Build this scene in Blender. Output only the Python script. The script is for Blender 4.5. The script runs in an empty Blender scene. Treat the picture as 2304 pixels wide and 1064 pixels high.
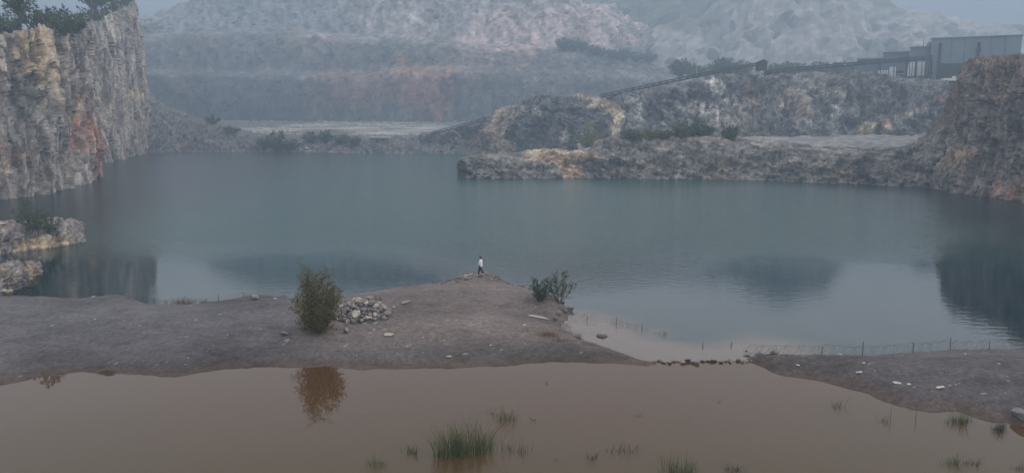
import bpy, bmesh, math, random
import numpy as np
from mathutils import Vector, Matrix, noise as mnoise

SC = bpy.context.scene
R = math.radians
# ------------------------------------------------------------------ camera
F, CX, CY = 1808.0, 1152.0, 532.0           # focal length and centre in photo pixels
CAMZ = 16.0
PITCH = math.atan((532.0 - 250.0) / F)
cam_d = bpy.data.cameras.new('camera')
cam = bpy.data.objects.new('camera', cam_d)
SC.collection.objects.link(cam)
cam_d.sensor_fit = 'HORIZONTAL'
cam_d.sensor_width = 36.0
cam_d.lens = 36.0 * F / 2304.0
cam_d.clip_start = 0.2
cam_d.clip_end = 6000.0
cam.location = (0, 0, CAMZ)
cam.rotation_euler = (R(90) - PITCH, 0, 0)
SC.camera = cam
# ------------------------------------------------------------------ sky and sun
SUN_EL, SUN_AZ = R(38), R(118)
w = bpy.data.worlds.new('World'); SC.world = w; w.use_nodes = True
nt = w.node_tree; nt.nodes.clear()
sky = nt.nodes.new('ShaderNodeTexSky'); sky.sky_type = 'NISHITA'
sky.sun_disc = False; sky.sun_elevation = SUN_EL; sky.sun_rotation = SUN_AZ
sky.air_density = 1.0; sky.dust_density = 3.0; sky.ozone_density = 1.0; sky.altitude = 100
bg = nt.nodes.new('ShaderNodeBackground'); bg.inputs[1].default_value = 0.12
out = nt.nodes.new('ShaderNodeOutputWorld')
tc = nt.nodes.new('ShaderNodeTexCoord'); sx = nt.nodes.new('ShaderNodeSeparateXYZ'); nt.links.new(tc.outputs['Generated'], sx.inputs[0])
mr = nt.nodes.new('ShaderNodeMapRange'); mr.interpolation_type = 'SMOOTHSTEP'; mr.inputs['From Min'].default_value = 0.09; mr.inputs['From Max'].default_value = 0.225
mr.inputs['To Min'].default_value = 0.42; mr.inputs['To Max'].default_value = 2.3
nt.links.new(sx.outputs['Z'], mr.inputs['Value'])
hs = nt.nodes.new('ShaderNodeHueSaturation'); hs.inputs['Saturation'].default_value = 0.25; nt.links.new(sky.outputs[0], hs.inputs['Color'])
vm = nt.nodes.new('ShaderNodeVectorMath'); vm.operation = 'SCALE'; cm_ = nt.nodes.new('ShaderNodeMix'); cm_.data_type = 'RGBA'; cm_.inputs['Factor'].default_value = 0.7
nt.links.new(hs.outputs[0], cm_.inputs['A']); cm_.inputs['B'].default_value = (7.1, 7.05, 7.1, 1)   # flat cloud
nt.links.new(cm_.outputs['Result'], vm.inputs[0]); nt.links.new(mr.outputs[0], vm.inputs['Scale'])
nt.links.new(vm.outputs[0], bg.inputs[0]); nt.links.new(bg.outputs[0], out.inputs[0])
sl = bpy.data.lights.new('sun', 'SUN'); sl.energy = 0.8; sl.angle = R(25); sl.color = (1.0, 0.94, 0.87)
so = bpy.data.objects.new('sun', sl); SC.collection.objects.link(so)
sd = Vector((math.sin(SUN_AZ) * math.cos(SUN_EL), math.cos(SUN_AZ) * math.cos(SUN_EL), math.sin(SUN_EL)))
so.rotation_euler = (-sd).to_track_quat('-Z', 'Y').to_euler()
so.location = (60, -40, 90)
SC.view_settings.view_transform = 'Standard'
SC.view_settings.look = 'None'
SC.view_settings.exposure = -0.36
SC.view_settings.gamma = 1.0
SC.cycles.use_denoising = True
SC.cycles.max_bounces = 6
SC.cycles.diffuse_bounces = 2
SC.cycles.glossy_bounces = 3
SC.cycles.volume_bounces = 2
SC.cycles.transmission_bounces = 2
SC.cycles.transparent_max_bounces = 12
HAZE_DENSITY = 0.00135
HAZE_COLOR = (0.485, 0.61, 0.755)

rng = np.random.default_rng(7)
random.seed(11)
COL = SC.collection

# ------------------------------------------------------------------ pixel <-> place helpers
cp, sp = math.cos(PITCH), math.sin(PITCH)
def ray(px, py):
    a, b = (px - CX) / F, (CY - py) / F
    return np.array([a, cp + b * sp, -sp + b * cp])
def P(px, py, y):                # point seen at (px,py) at distance y
    r = ray(px, py); k = y / r[1]
    return np.array([r[0] * k, y, CAMZ + r[2] * k])
def G(px, py, z=0.0):            # point seen at (px,py) at height z
    r = ray(px, py); k = (z - CAMZ) / r[2]
    return np.array([r[0] * k, r[1] * k, z])
def Q(px, z, y):                 # point at column px, height z, distance y
    dep = y * cp + (CAMZ - z) * sp
    return np.array([(px - CX) / F * dep, y, z])
def yw(py): return G(CX, py)[1]
def mpp(y): return y / F         # metres per photo pixel

# ------------------------------------------------------------------ numpy noise
def _h(ix, iy, iz, s):
    n = (ix.astype(np.int64) * 374761393 + iy.astype(np.int64) * 668265263 + iz.astype(np.int64) * 2147483647 + s * 974634137) & 0xffffffff
    n = ((n ^ (n >> 13)) * 1274126177) & 0xffffffff
    n = ((n ^ (n >> 16)) * 2246822519) & 0xffffffff
    return n ^ (n >> 15)
def pnoise(p, s=0):
    i = np.floor(p).astype(np.int64); f = p - i
    u = f * f * f * (f * (f * 6 - 15) + 10)
    res = 0
    for dx in (0, 1):
        wx = u[:, 0] if dx else 1 - u[:, 0]
        for dy in (0, 1):
            wy = u[:, 1] if dy else 1 - u[:, 1]
            for dz in (0, 1):
                wz = u[:, 2] if dz else 1 - u[:, 2]
                h = _h(i[:, 0] + dx, i[:, 1] + dy, i[:, 2] + dz, s)
                gx = ((h & 1023) / 511.5 - 1); gy = (((h >> 10) & 1023) / 511.5 - 1); gz = (((h >> 20) & 1023) / 511.5 - 1)
                res = res + wx * wy * wz * (gx * (f[:, 0] - dx) + gy * (f[:, 1] - dy) + gz * (f[:, 2] - dz))
    return res * 1.4
def fbm(p, o=4, s=0, gain=0.5):
    r = 0; a = 1.0; t = 0
    for k in range(o):
        r = r + a * pnoise(p, s + k * 17); t += a; a *= gain; p = p * 2.03 + 7.1
    return r / t * 1.5
def ridged(p, o=4, s=0):
    r = 0; a = 1.0; t = 0
    for k in range(o):
        r = r + a * (1 - np.abs(pnoise(p, s + k * 31)) * 2.0); t += a; a *= 0.5; p = p * 2.07 + 3.3
    return r / t
def worley(p, s=0):
    i = np.floor(p).astype(np.int64); f = p - i
    d1 = np.full(len(p), 9.0); d2 = np.full(len(p), 9.0); cid = np.zeros(len(p))
    for dx in (-1, 0, 1):
        for dy in (-1, 0, 1):
            for dz in (-1, 0, 1):
                h = _h(i[:, 0] + dx, i[:, 1] + dy, i[:, 2] + dz, s)
                ox = (h & 1023) / 1023.0; oy = ((h >> 10) & 1023) / 1023.0; oz = ((h >> 20) & 1023) / 1023.0
                d = (dx + ox - f[:, 0]) ** 2 + (dy + oy - f[:, 1]) ** 2 + (dz + oz - f[:, 2]) ** 2
                c = d < d1
                d2 = np.where(c, d1, np.minimum(d2, d))
                cid = np.where(c, ((h >> 5) & 4095) / 4095.0, cid)
                d1 = np.where(c, d, d1)
    return np.sqrt(d1), np.sqrt(d2), cid
def facets(p, s=0):
    """cells with a tilted flat face each: angular broken rock. returns offset, cell value"""
    i = np.floor(p).astype(np.int64); f = p - i
    d1 = np.full(len(p), 9.0); hh = np.zeros(len(p), np.int64); rel = np.zeros((len(p), 3))
    for dx in (-1, 0, 1):
        for dy in (-1, 0, 1):
            for dz in (-1, 0, 1):
                h = _h(i[:, 0] + dx, i[:, 1] + dy, i[:, 2] + dz, s)
                r_ = np.stack([f[:, 0] - dx - (h & 1023) / 1023.0, f[:, 1] - dy - ((h >> 10) & 1023) / 1023.0, f[:, 2] - dz - ((h >> 20) & 1023) / 1023.0], -1)
                d = (r_ ** 2).sum(1)
                c = d < d1
                d1 = np.where(c, d, d1); hh = np.where(c, h, hh); rel = np.where(c[:, None], r_, rel)
    h2 = _h(hh & 0xffff, hh >> 16, hh & 255, s + 3)
    g = np.stack([(h2 & 1023) / 511.5 - 1, ((h2 >> 10) & 1023) / 511.5 - 1, (((h2 >> 20) & 1023) / 511.5 - 1) * .45], -1)
    v = ((hh >> 5) & 4095) / 4095.0
    return (v - .5) + (g * rel).sum(1) * 1.1, v
def sst(a, b, x):
    t = np.clip((x - a) / (b - a), 0, 1); return t * t * (3 - 2 * t)

# ------------------------------------------------------------------ object helpers
def tag(o, label=None, cat=None, group=None, kind=None):
    if label: o['label'] = label
    if cat: o['category'] = cat
    if group: o['group'] = group
    if kind: o['kind'] = kind
    return o
def empty(name, loc, rz=0.0):
    o = bpy.data.objects.new(name, None); COL.objects.link(o)
    o.location = tuple(float(c) for c in loc); o.rotation_euler = (0, 0, rz); o.empty_display_size = 0.3
    return o
def mesh_obj(name, verts, faces, mat, parent=None, smooth=False, col=None):
    me = bpy.data.meshes.new(name)
    verts = np.asarray(verts, dtype=np.float32)
    if isinstance(faces, np.ndarray):
        n, k = faces.shape
        me.vertices.add(len(verts)); me.vertices.foreach_set('co', verts.ravel())
        me.loops.add(n * k); me.loops.foreach_set('vertex_index', faces.astype(np.int32).ravel())
        me.polygons.add(n); me.polygons.foreach_set('loop_start', np.arange(0, n * k, k, dtype=np.int32))
        me.update(calc_edges=True)
    else:
        me.from_pydata([tuple(map(float, v)) for v in verts], [], faces)
    me.validate()
    if smooth: me.polygons.foreach_set('use_smooth', np.ones(len(me.polygons), dtype=bool))
    else: me.polygons.foreach_set('use_smooth', np.zeros(len(me.polygons), dtype=bool))
    if col is not None:
        a = me.color_attributes.new('Col', 'FLOAT_COLOR', 'POINT')
        c4 = np.ones((len(verts), 4), dtype=np.float32); c4[:, :3] = col
        a.data.foreach_set('color', c4.ravel())
    me.materials.append(mat)
    me.update()
    o = bpy.data.objects.new(name, me); COL.objects.link(o)
    if parent is not None: o.parent = parent
    return o
def copy_tree(o, parent=None):
    c = o.copy(); COL.objects.link(c)
    if parent is not None: c.parent = parent
    for ch in list(o.children): copy_tree(ch, c)
    return c
class MB:
    """collects shapes that end up as ONE mesh object"""
    def __init__(s): s.v = []; s.f = []
    def add(s, v, f):
        b = len(s.v); s.v.extend([tuple(map(float, q)) for q in v]); s.f.extend([tuple(i + b for i in q) for q in f])
    def box(s, x0, x1, y0, y1, z0, z1):
        s.add([(x0, y0, z0), (x1, y0, z0), (x1, y1, z0), (x0, y1, z0), (x0, y0, z1), (x1, y0, z1), (x1, y1, z1), (x0, y1, z1)],
              [(0, 3, 2, 1), (4, 5, 6, 7), (0, 1, 5, 4), (1, 2, 6, 5), (2, 3, 7, 6), (3, 0, 4, 7)])
    def tube(s, pts, rad, n=6, cap=True):
        pts = [np.asarray(q, float) for q in pts]; m = len(pts)
        rad = rad if hasattr(rad, '__len__') else [rad] * m
        vs = []; fs = []
        nrm = None
        for i in range(m):
            d = pts[min(i + 1, m - 1)] - pts[max(i - 1, 0)]; d = d / (np.linalg.norm(d) + 1e-9)
            if nrm is None:
                nrm = np.cross(d, [0, 0, 1.0] if abs(d[2]) < .9 else [1.0, 0, 0])
            nrm = nrm - d * np.dot(nrm, d); nrm = nrm / (np.linalg.norm(nrm) + 1e-9)
            b = np.cross(d, nrm)
            for k in range(n):
                a = 2 * math.pi * k / n
                vs.append(pts[i] + rad[i] * (math.cos(a) * nrm + math.sin(a) * b))
        for i in range(m - 1):
            for k in range(n):
                k2 = (k + 1) % n
                fs.append((i * n + k, i * n + k2, (i + 1) * n + k2, (i + 1) * n + k))
        if cap:
            fs.append(tuple(range(n - 1, -1, -1))); fs.append(tuple((m - 1) * n + k for k in range(n)))
        s.add(vs, fs)
    def rings(s, rings, cap=True):
        n = len(rings[0]); vs = [q for r in rings for q in r]; fs = []
        for i in range(len(rings) - 1):
            for k in range(n):
                k2 = (k + 1) % n
                fs.append((i * n + k, i * n + k2, (i + 1) * n + k2, (i + 1) * n + k))
        if cap:
            fs.append(tuple(range(n - 1, -1, -1))); fs.append(tuple((len(rings) - 1) * n + k for k in range(n)))
        s.add(vs, fs)
    def prism(s, outline, y0, y1):   # outline in x,z
        n = len(outline)
        v = [(x, y0, z) for x, z in outline] + [(x, y1, z) for x, z in outline]
        f = [tuple(range(n)), tuple(range(2 * n - 1, n - 1, -1))] + [(i, i + n, (i + 1) % n + n, (i + 1) % n) for i in range(n)]
        s.add(v, f)
    def build(s, name, mat, parent=None, smooth=False):
        return mesh_obj(name, s.v, s.f, mat, parent, smooth)

# ------------------------------------------------------------------ materials
def new_mat(name):
    m = bpy.data.materials.new(name); m.use_nodes = True
    b = m.node_tree.nodes['Principled BSDF']
    return m, m.node_tree, b
def N(t, kind, **kw):
    n = t.nodes.new(kind)
    for k, v in kw.items():
        if isinstance(k, str) and hasattr(n, k): setattr(n, k, v)
    return n
def L(t, a, b): t.links.new(a, b)
def rock_mat(name, fine=1.2, bump=0.35, lo=0.72, hi=1.28, dist=0.15):
    """stone colour from the mesh, plus any crack shade painted there, with fine mottling and bump"""
    m, t, b = new_mat(name)
    at = N(t, 'ShaderNodeAttribute'); at.attribute_name = 'Col'
    geo = N(t, 'ShaderNodeNewGeometry')
    n1 = N(t, 'ShaderNodeTexNoise'); n1.inputs['Scale'].default_value = fine; n1.inputs['Detail'].default_value = 8; n1.inputs['Roughness'].default_value = 0.65
    L(t, geo.outputs['Position'], n1.inputs['Vector'])
    mr = N(t, 'ShaderNodeMapRange'); mr.inputs['From Min'].default_value = .3; mr.inputs['From Max'].default_value = .7
    mr.inputs['To Min'].default_value = lo; mr.inputs['To Max'].default_value = hi
    L(t, n1.outputs['Fac'], mr.inputs['Value'])
    mx = N(t, 'ShaderNodeVectorMath'); mx.operation = 'SCALE'
    L(t, at.outputs['Color'], mx.inputs[0]); L(t, mr.outputs[0], mx.inputs['Scale'])
    L(t, mx.outputs[0], b.inputs['Base Color'])
    bm_ = N(t, 'ShaderNodeBump'); bm_.inputs['Strength'].default_value = bump; bm_.inputs['Distance'].default_value = dist
    L(t, n1.outputs['Fac'], bm_.inputs['Height']); L(t, bm_.outputs[0], b.inputs['Normal'])
    b.inputs['Roughness'].default_value = 0.92
    b.inputs['Specular IOR Level'].default_value = 0.2
    return m
def plain(name, col, rough=0.7, var=0.15, scale=3.0, metal=0.0):
    m, t, b = new_mat(name)
    geo = N(t, 'ShaderNodeNewGeometry')
    n1 = N(t, 'ShaderNodeTexNoise'); n1.inputs['Scale'].default_value = scale; n1.inputs['Detail'].default_value = 5
    L(t, geo.outputs['Position'], n1.inputs['Vector'])
    r = N(t, 'ShaderNodeValToRGB')
    r.color_ramp.elements[0].position = .3; r.color_ramp.elements[1].position = .7
    r.color_ramp.elements[0].color = tuple(c * (1 - var) for c in col) + (1,)
    r.color_ramp.elements[1].color = tuple(min(1, c * (1 + var)) for c in col) + (1,)
    L(t, n1.outputs['Fac'], r.inputs[0]); L(t, r.outputs[0], b.inputs['Base Color'])
    b.inputs['Roughness'].default_value = rough; b.inputs['Metallic'].default_value = metal
    b.inputs['Specular IOR Level'].default_value = 0.3
    return m
def leaf_mat(name, cols, trans=0.25):
    m, t, b = new_mat(name)
    geo = N(t, 'ShaderNodeNewGeometry')
    r = N(t, 'ShaderNodeValToRGB')
    e = r.color_ramp.elements
    while len(e) < len(cols): e.new(0.5)
    for i, c in enumerate(cols):
        e[i].position = i / (len(cols) - 1); e[i].color = tuple(c) + (1,)
    L(t, geo.outputs['Random Per Island'], r.inputs[0])
    L(t, r.outputs[0], b.inputs['Base Color'])
    b.inputs['Roughness'].default_value = 0.65; b.inputs['Specular IOR Level'].default_value = 0.25
    tr = N(t, 'ShaderNodeBsdfTranslucent'); L(t, r.outputs[0], tr.inputs['Color'])
    mx = N(t, 'ShaderNodeMixShader'); mx.inputs[0].default_value = trans
    o = t.nodes['Material Output']
    L(t, b.outputs[0], mx.inputs[1]); L(t, tr.outputs[0], mx.inputs[2]); L(t, mx.outputs[0], o.inputs['Surface'])
    return m

M_CLIFF = rock_mat('cliff_rock', 1.8, 0.6, .66, 1.34, dist=0.3)
M_FAR = rock_mat('far_rock', 0.25, 0.5, dist=1.0)
M_GRAVEL = rock_mat('gravel', 5.0, 0.6, 0.6, 1.4, dist=0.06)
M_LEDGE = rock_mat('ledge_rock', 1.6, 0.5, dist=0.2)

def water_mat(name, lake):
    m, t, b = new_mat(name)
    geo = N(t, 'ShaderNodeNewGeometry')
    sep = N(t, 'ShaderNodeSeparateXYZ'); L(t, geo.outputs['Position'], sep.inputs[0])
    at = N(t, 'ShaderNodeAttribute'); at.attribute_name = 'Col'
    L(t, at.outputs['Color'], b.inputs['Base Color'])
    b.inputs['IOR'].default_value = 1.33
    b.inputs['Specular IOR Level'].default_value = 0.55 if lake else 0.32
    if lake:
        # wind-rippled far out, calm by the near bank
        def math_(op, x, y=None, z=None):
            n = N(t, 'ShaderNodeMath'); n.operation = op
            for i, q in enumerate((x, y, z)):
                if q is None: continue
                if isinstance(q, (int, float)): n.inputs[i].default_value = q
                else: L(t, q, n.inputs[i])
            return n.outputs[0]
        nz = N(t, 'ShaderNodeTexNoise'); nz.inputs['Scale'].default_value = 0.035; nz.inputs['Detail'].default_value = 4
        L(t, geo.outputs['Position'], nz.inputs['Vector'])
        gx = math_('DIVIDE', math_('SUBTRACT', sep.outputs['X'], 5.0), 15.0)
        lobe = math_('EXPONENT', math_('MULTIPLY', math_('MULTIPLY', gx, gx), -1.0))
        yy = math_('ADD', math_('MULTIPLY_ADD', lobe, 20.0, sep.outputs['Y']), math_('MULTIPLY_ADD', nz.outputs['Fac'], 22.0, -11.0))
        mr = N(t, 'ShaderNodeMapRange'); mr.interpolation_type = 'SMOOTHSTEP'
        mr.inputs['From Min'].default_value = 84; mr.inputs['From Max'].default_value = 106
        L(t, yy, mr.inputs['Value'])
        ro = N(t, 'ShaderNodeMapRange'); ro.inputs['To Min'].default_value = 0.03; ro.inputs['To Max'].default_value = 0.14
        L(t, mr.outputs[0], ro.inputs['Value']); L(t, ro.outputs[0], b.inputs['Roughness'])
        bs = N(t, 'ShaderNodeMapRange'); bs.inputs['To Min'].default_value = 0.04; bs.inputs['To Max'].default_value = 0.8
        L(t, mr.outputs[0], bs.inputs['Value'])
        mp = N(t, 'ShaderNodeMapping'); mp.inputs['Scale'].default_value = (0.8, 1.6, 1)
        L(t, geo.outputs['Position'], mp.inputs['Vector'])
        rp = N(t, 'ShaderNodeTexNoise'); rp.inputs['Scale'].default_value = 1.1; rp.inputs['Detail'].default_value = 4
        L(t, mp.outputs[0], rp.inputs['Vector'])
        bp = N(t, 'ShaderNodeBump'); bp.inputs['Distance'].default_value = 0.22
        L(t, bs.outputs[0], bp.inputs['Strength']); L(t, rp.outputs['Fac'], bp.inputs['Height'])
        L(t, bp.outputs[0], b.inputs['Normal'])
    else:
        b.inputs['Roughness'].default_value = 0.0
        rp = N(t, 'ShaderNodeTexNoise'); rp.inputs['Scale'].default_value = 1.6; rp.inputs['Detail'].default_value = 2
        L(t, geo.outputs['Position'], rp.inputs['Vector'])
        bp = N(t, 'ShaderNodeBump'); bp.inputs['Distance'].default_value = 0.015; bp.inputs['Strength'].default_value = 0.06
        L(t, rp.outputs['Fac'], bp.inputs['Height']); L(t, bp.outputs[0], b.inputs['Normal'])
    return m
M_LAKE = water_mat('lake_water', True)
M_POND = water_mat('muddy_pond_water', False)

# ------------------------------------------------------------------ lofted rock surfaces
def smooth_grid(g, k):
    for _ in range(k):
        h = g.copy()
        h[1:-1] = 0.25 * g[:-2] + 0.5 * g[1:-1] + 0.25 * g[2:]
        g = h.copy()
        h[:, 1:-1] = 0.25 * g[:, :-2] + 0.5 * g[:, 1:-1] + 0.25 * g[:, 2:]
        g = h
    return g
def loft(cols, amp, ru, rv, smooth=3):
    """cols: K columns of R points; returns grid (nu,nv,3), row parameter, amplitude"""
    C = np.array(cols, float); K, Rr = C.shape[:2]
    def resample(A, axis, res):
        A = np.moveaxis(A, axis, 0)
        seg = np.linalg.norm((A[1:] - A[:-1])[..., :3], axis=-1)
        seg = seg.max(axis=tuple(range(1, seg.ndim)))
        outp = []
        par = []
        for i, s_ in enumerate(seg):
            r_ = res[i] if hasattr(res, '__len__') else res
            n = max(1, int(round(s_ / r_)))
            for k in range(n):
                t_ = k / n
                outp.append(A[i] * (1 - t_) + A[i + 1] * t_); par.append(i + t_)
        outp.append(A[-1]); par.append(len(seg))
        return np.moveaxis(np.array(outp), 0, axis), np.array(par)
    A, pv = resample(C, 1, rv)
    A, pu = resample(A, 0, ru)
    A = smooth_grid(A, smooth)
    am = np.interp(pv, np.arange(Rr), amp)
    return A, pu, pv, am
def grid_normals(A):
    du = np.gradient(A, axis=0); dv = np.gradient(A, axis=1)
    n = np.cross(du, dv); n /= (np.linalg.norm(n, axis=-1, keepdims=True) + 1e-9)
    return n
def grid_faces(nu, nv):
    i = np.arange(nu - 1)[:, None] * nv + np.arange(nv - 1)[None, :]
    return np.stack([i, i + nv, i + nv + 1, i + 1], -1).reshape(-1, 4)
def rock_disp(p, s, scale, seed, an=(.8, .8, 2.3)):
    """blocky, vertically jointed quarry face, about -1..1; scale in metres"""
    q = p / (np.array(an) * scale)
    wv = q + 0.22 * np.stack([fbm(q * 0.9, 3, seed + 1), fbm(q * 0.9, 3, seed + 2), fbm(q * .9, 3, seed + 3)], -1)
    f1, c1 = facets(wv, seed)
    f2, c2 = facets(wv * 2.3 + 5, seed + 5)
    f3, c3 = facets(wv * 5.6 + 9, seed + 8)
    f4, c4 = facets(wv * 12.5 + 3, seed + 21)
    big = fbm(p / (scale * 2.6), 4, seed + 9)
    jo = ridged(np.stack([p[:, 0] / scale, p[:, 1] / scale, p[:, 2] / (scale * 6)], -1), 3, seed + 12)
    rg_ = fbm(p / (scale * .16), 3, seed + 14)
    d = 0.5 * big + 0.6 * f1 + 0.42 * f2 + 0.22 * f3 + .10 * f4 + 0.45 * (jo - .5) + .04 * rg_
    return d, c1, c2, c3
def seg_dist(p, pts, yk=0.12):
    """distance of points to a polyline, depth counted little"""
    best = np.full(len(p), 1e9)
    kk = np.array([1, yk, 1.0])
    pts = [np.asarray(q, float) * kk for q in pts]; pp = p * kk
    if len(pts) == 1: return np.linalg.norm(pp - pts[0], axis=1)
    for a, b in zip(pts[:-1], pts[1:]):
        ab = b - a; t = np.clip(((pp - a) @ ab) / (ab @ ab + 1e-9), 0, 1)
        best = np.minimum(best, np.linalg.norm(pp - (a + t[:, None] * ab), axis=1))
    return best
def rock_colour(p, base, cells, seed, scale, warm=(.26, .20, .15), wk=0.5, pale=(.36, .34, .31), pk=0.4, patches=(), con=1.0, bed=0.0):
    c1, c2, c3 = cells
    big = fbm(p / (scale * 3), 4, seed + 40)
    stk = fbm(np.stack([p[:, 0] / (scale * .35), p[:, 1] / (scale * .35), p[:, 2] / (scale * 2.6)], -1), 4, seed + 41)
    fine = fbm(p / (scale * .3), 4, seed + 42)
    lum = 1 + con * (.30 * (c1 - .5) + .35 * (c2 - .5) + .35 * (c3 - .5) + .35 * big + .55 * stk + .45 * fine)
    if bed: lum = lum * (1 + bed * fbm(np.stack([p[:, 0] / 14, p[:, 1] / 14, (p[:, 2] + .22 * p[:, 0] + 1.2 * fbm(p / 9, 3, seed + 50)) / .9], -1), 3, seed + 51))
    ck = ridged(np.stack([p[:, 0] / (scale * .45), p[:, 1] / (scale * .45), p[:, 2] / (scale * 1.6)], -1), 3, seed + 46)
    lum = lum * (1 - .45 * sst(.72, .9, ck))
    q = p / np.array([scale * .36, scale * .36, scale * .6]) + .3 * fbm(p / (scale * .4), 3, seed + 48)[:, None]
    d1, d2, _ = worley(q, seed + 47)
    lum = lum * (1 - .42 * (1 - sst(.02, .14, d2 - d1)) * sst(-.2, .25, fbm(p / scale, 3, seed + 49)))  # crack shade painted into the stone tone along cell edges
    col = np.array(base)[None] * np.clip(lum, .35, 2)[:, None]
    def mix(col, c, m): return col * (1 - m[:, None]) + np.array(c)[None] * np.clip(lum, .4, 1.8)[:, None] * m[:, None]
    wm = sst(.05, .55, fbm(p / (scale * 2.2), 4, seed + 43) + .35 * stk) * wk
    col = mix(col, warm, wm)
    pm = sst(.22, .6, fbm(p / (scale * .9), 4, seed + 44) + .5 * (c2 - .5)) * pk
    col = mix(col, pale, pm)
    for (pts, rad, c, k) in patches:
        d = seg_dist(p, pts) / rad + .75 * fbm(p / max(rad * .8, scale * .25), 4, seed + 45) + .25 * (c2 - .5)
        col = mix(col, c, sst(1.15, .55, d) * k)
    return np.clip(col, .01, .8)
def rock_surface(name, cols, amp, ru, rv, scale, seed, base, mat, smooth=3, patches=(), zmin=-3.2, colour_mod=None, an=(.8, .8, 2.3), **kw):
    A, pu, pv, am = loft(cols, amp, ru, rv, smooth)
    nu, nv = A.shape[:2]
    n = grid_normals(A)
    p = A.reshape(-1, 3)
    d, c1, c2, c3 = rock_disp(p, 1, scale, seed, an)
    nn = n.reshape(-1, 3)
    nn = nn * np.sign((nn[:, 2] * .3 - nn[:, 1])[:, None] + 1e-6) if False else nn
    p2 = p + nn * (d * np.tile(am, nu))[:, None]
    p2[:, 2] = np.maximum(p2[:, 2], zmin)
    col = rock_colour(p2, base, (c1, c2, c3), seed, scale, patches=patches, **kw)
    if colour_mod: col = colour_mod(p2, np.tile(pv, nu), col, nn)
    o = mesh_obj(name, p2, grid_faces(nu, nv), mat, col=col)
    tag(o, kind='structure')
    return o
OCHRE = (.44, .335, .225); RED = (.34, .17, .13); PALE = (.50, .46, .40); RUST = (.33, .18, .11); DARK = (.07, .07, .075); WHITE = (.6, .57, .52)

# ================================================================== SETTING
# ground under everything
gx0, gx1, gy0, gy1 = -1300, 1300, -200, 1600
mesh_obj('ground', [(gx0, gy0, -3.5), (gx1, gy0, -3.5), (gx1, gy1, -3.5), (gx0, gy1, -3.5)], [(0, 1, 2, 3)],
         plain('lake_bed', (.12, .11, .10)))['kind'] = 'structure'

# ---- left cliff: near face, corner, then the longer face running back to the far shore
def cliff_col(px, py0, top, pushes=(0, 1, 2.5, 4), pxt=None, back=60, zt2=None):
    """column of a cliff: waterline at (px,py0), top edge seen at image row `top`, leaning back"""
    y0 = yw(py0); pxt = px if pxt is None else pxt
    yt = y0 + pushes[3]
    t = P(pxt, top, yt); zt = t[2]
    c = [Q(px, -3, y0 - .6), Q(px, 0, y0)]
    for f_, pu in ((.35, pushes[1]), (.7, pushes[2])):
        c.append(Q(px + (pxt - px) * f_, zt * f_, y0 + pu))
    c.append(t)
    d = np.array([t[0], t[1], 0.0]); d /= np.linalg.norm(d)
    c.append(t + np.array([d[0], d[1], 0]) * back * .25 + np.array([0, 0, 1.5]))
    c.append(t + np.array([d[0], d[1], 0]) * back + np.array([0, 0, 3.0 if zt2 is None else zt2]))
    return c
left_cols = [cliff_col(-420, 520, 60), cliff_col(-150, 470, 80), cliff_col(0, 449, 88), cliff_col(55, 443, 78), cliff_col(100, 438, 66),
             cliff_col(150, 424, 68), cliff_col(200, 410, 66), cliff_col(222, 398, 62, pxt=190), cliff_col(224, 386, 58, pxt=184),
             cliff_col(208, 376, 48, (0, 2, 4, 6), pxt=168), cliff_col(214, 368, 36, (0, 2, 5, 8), pxt=176), cliff_col(244, 365, 26, (0, 2, 5, 8), pxt=212), cliff_col(268, 360, 20, (0, 2, 5, 8), pxt=245),
             cliff_col(300, 351, 8, (0, 3, 6, 9), pxt=283), cliff_col(325, 346, 5, (0, 3, 7, 12), pxt=300), cliff_col(334, 341, 18, (0, 4, 8, 14), pxt=304),
             cliff_col(333, 335, 40, (0, 4, 8, 14), pxt=306)]
def P2(px, py, y): return P(px, py, y)
left_patches = [
    ([P2(75, 90, 155), P2(88, 150, 157), P2(110, 195, 160), P2(125, 235, 163)], 2.0, OCHRE, .95),
    ([P2(60, 70, 155), P2(78, 100, 155)], 1.3, (.42, .30, .2), .6),
    ([P2(130, 180, 162), P2(132, 232, 163)], 1.3, OCHRE, .7),
    ([P2(205, 150, 185), P2(200, 215, 182)], 1.4, PALE, .8),
    ([P2(195, 225, 183), P2(165, 260, 175), P2(168, 300, 178)], 2.6, (.40, .28, .19), .9),
    ([P2(170, 290, 178), P2(185, 335, 185), P2(205, 380, 195), P2(218, 395, 197)], 3.6, RED, .95),
    ([P2(0, 200, 150), P2(12, 270, 150), P2(20, 320, 150)], 2.2, RUST, .85),
    ([P2(2, 190, 150), P2(6, 225, 150)], 2.0, (.16, .07, .06), .8),
    ([P2(25, 195, 150), P2(45, 270, 152), P2(75, 335, 155)], 1.3, DARK, .8),
    ([P2(0, 300, 150), P2(30, 340, 150)], 2.4, (.2, .13, .11), .7),
    ([P2(60, 210, 155), P2(55, 260, 155), P2(90, 300, 158)], 4.0, (.25, .24, .23), .7),
    ([P2(245, 70, 250), P2(250, 140, 250)], 3.0, RED, .45),
    ([P2(275, 60, 280), P2(265, 100, 275)], 3.0, PALE, .45),
    ([P2(285, 215, 290), P2(335, 212, 320)], 3.2, OCHRE, .55),
    ([P2(250, 200, 255), P2(265, 240, 265)], 2.5, (.3, .24, .2), .6),
    ([P2(300, 280, 295), P2(320, 330, 310)], 4.0, (.2, .16, .14), .6),
]
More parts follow.
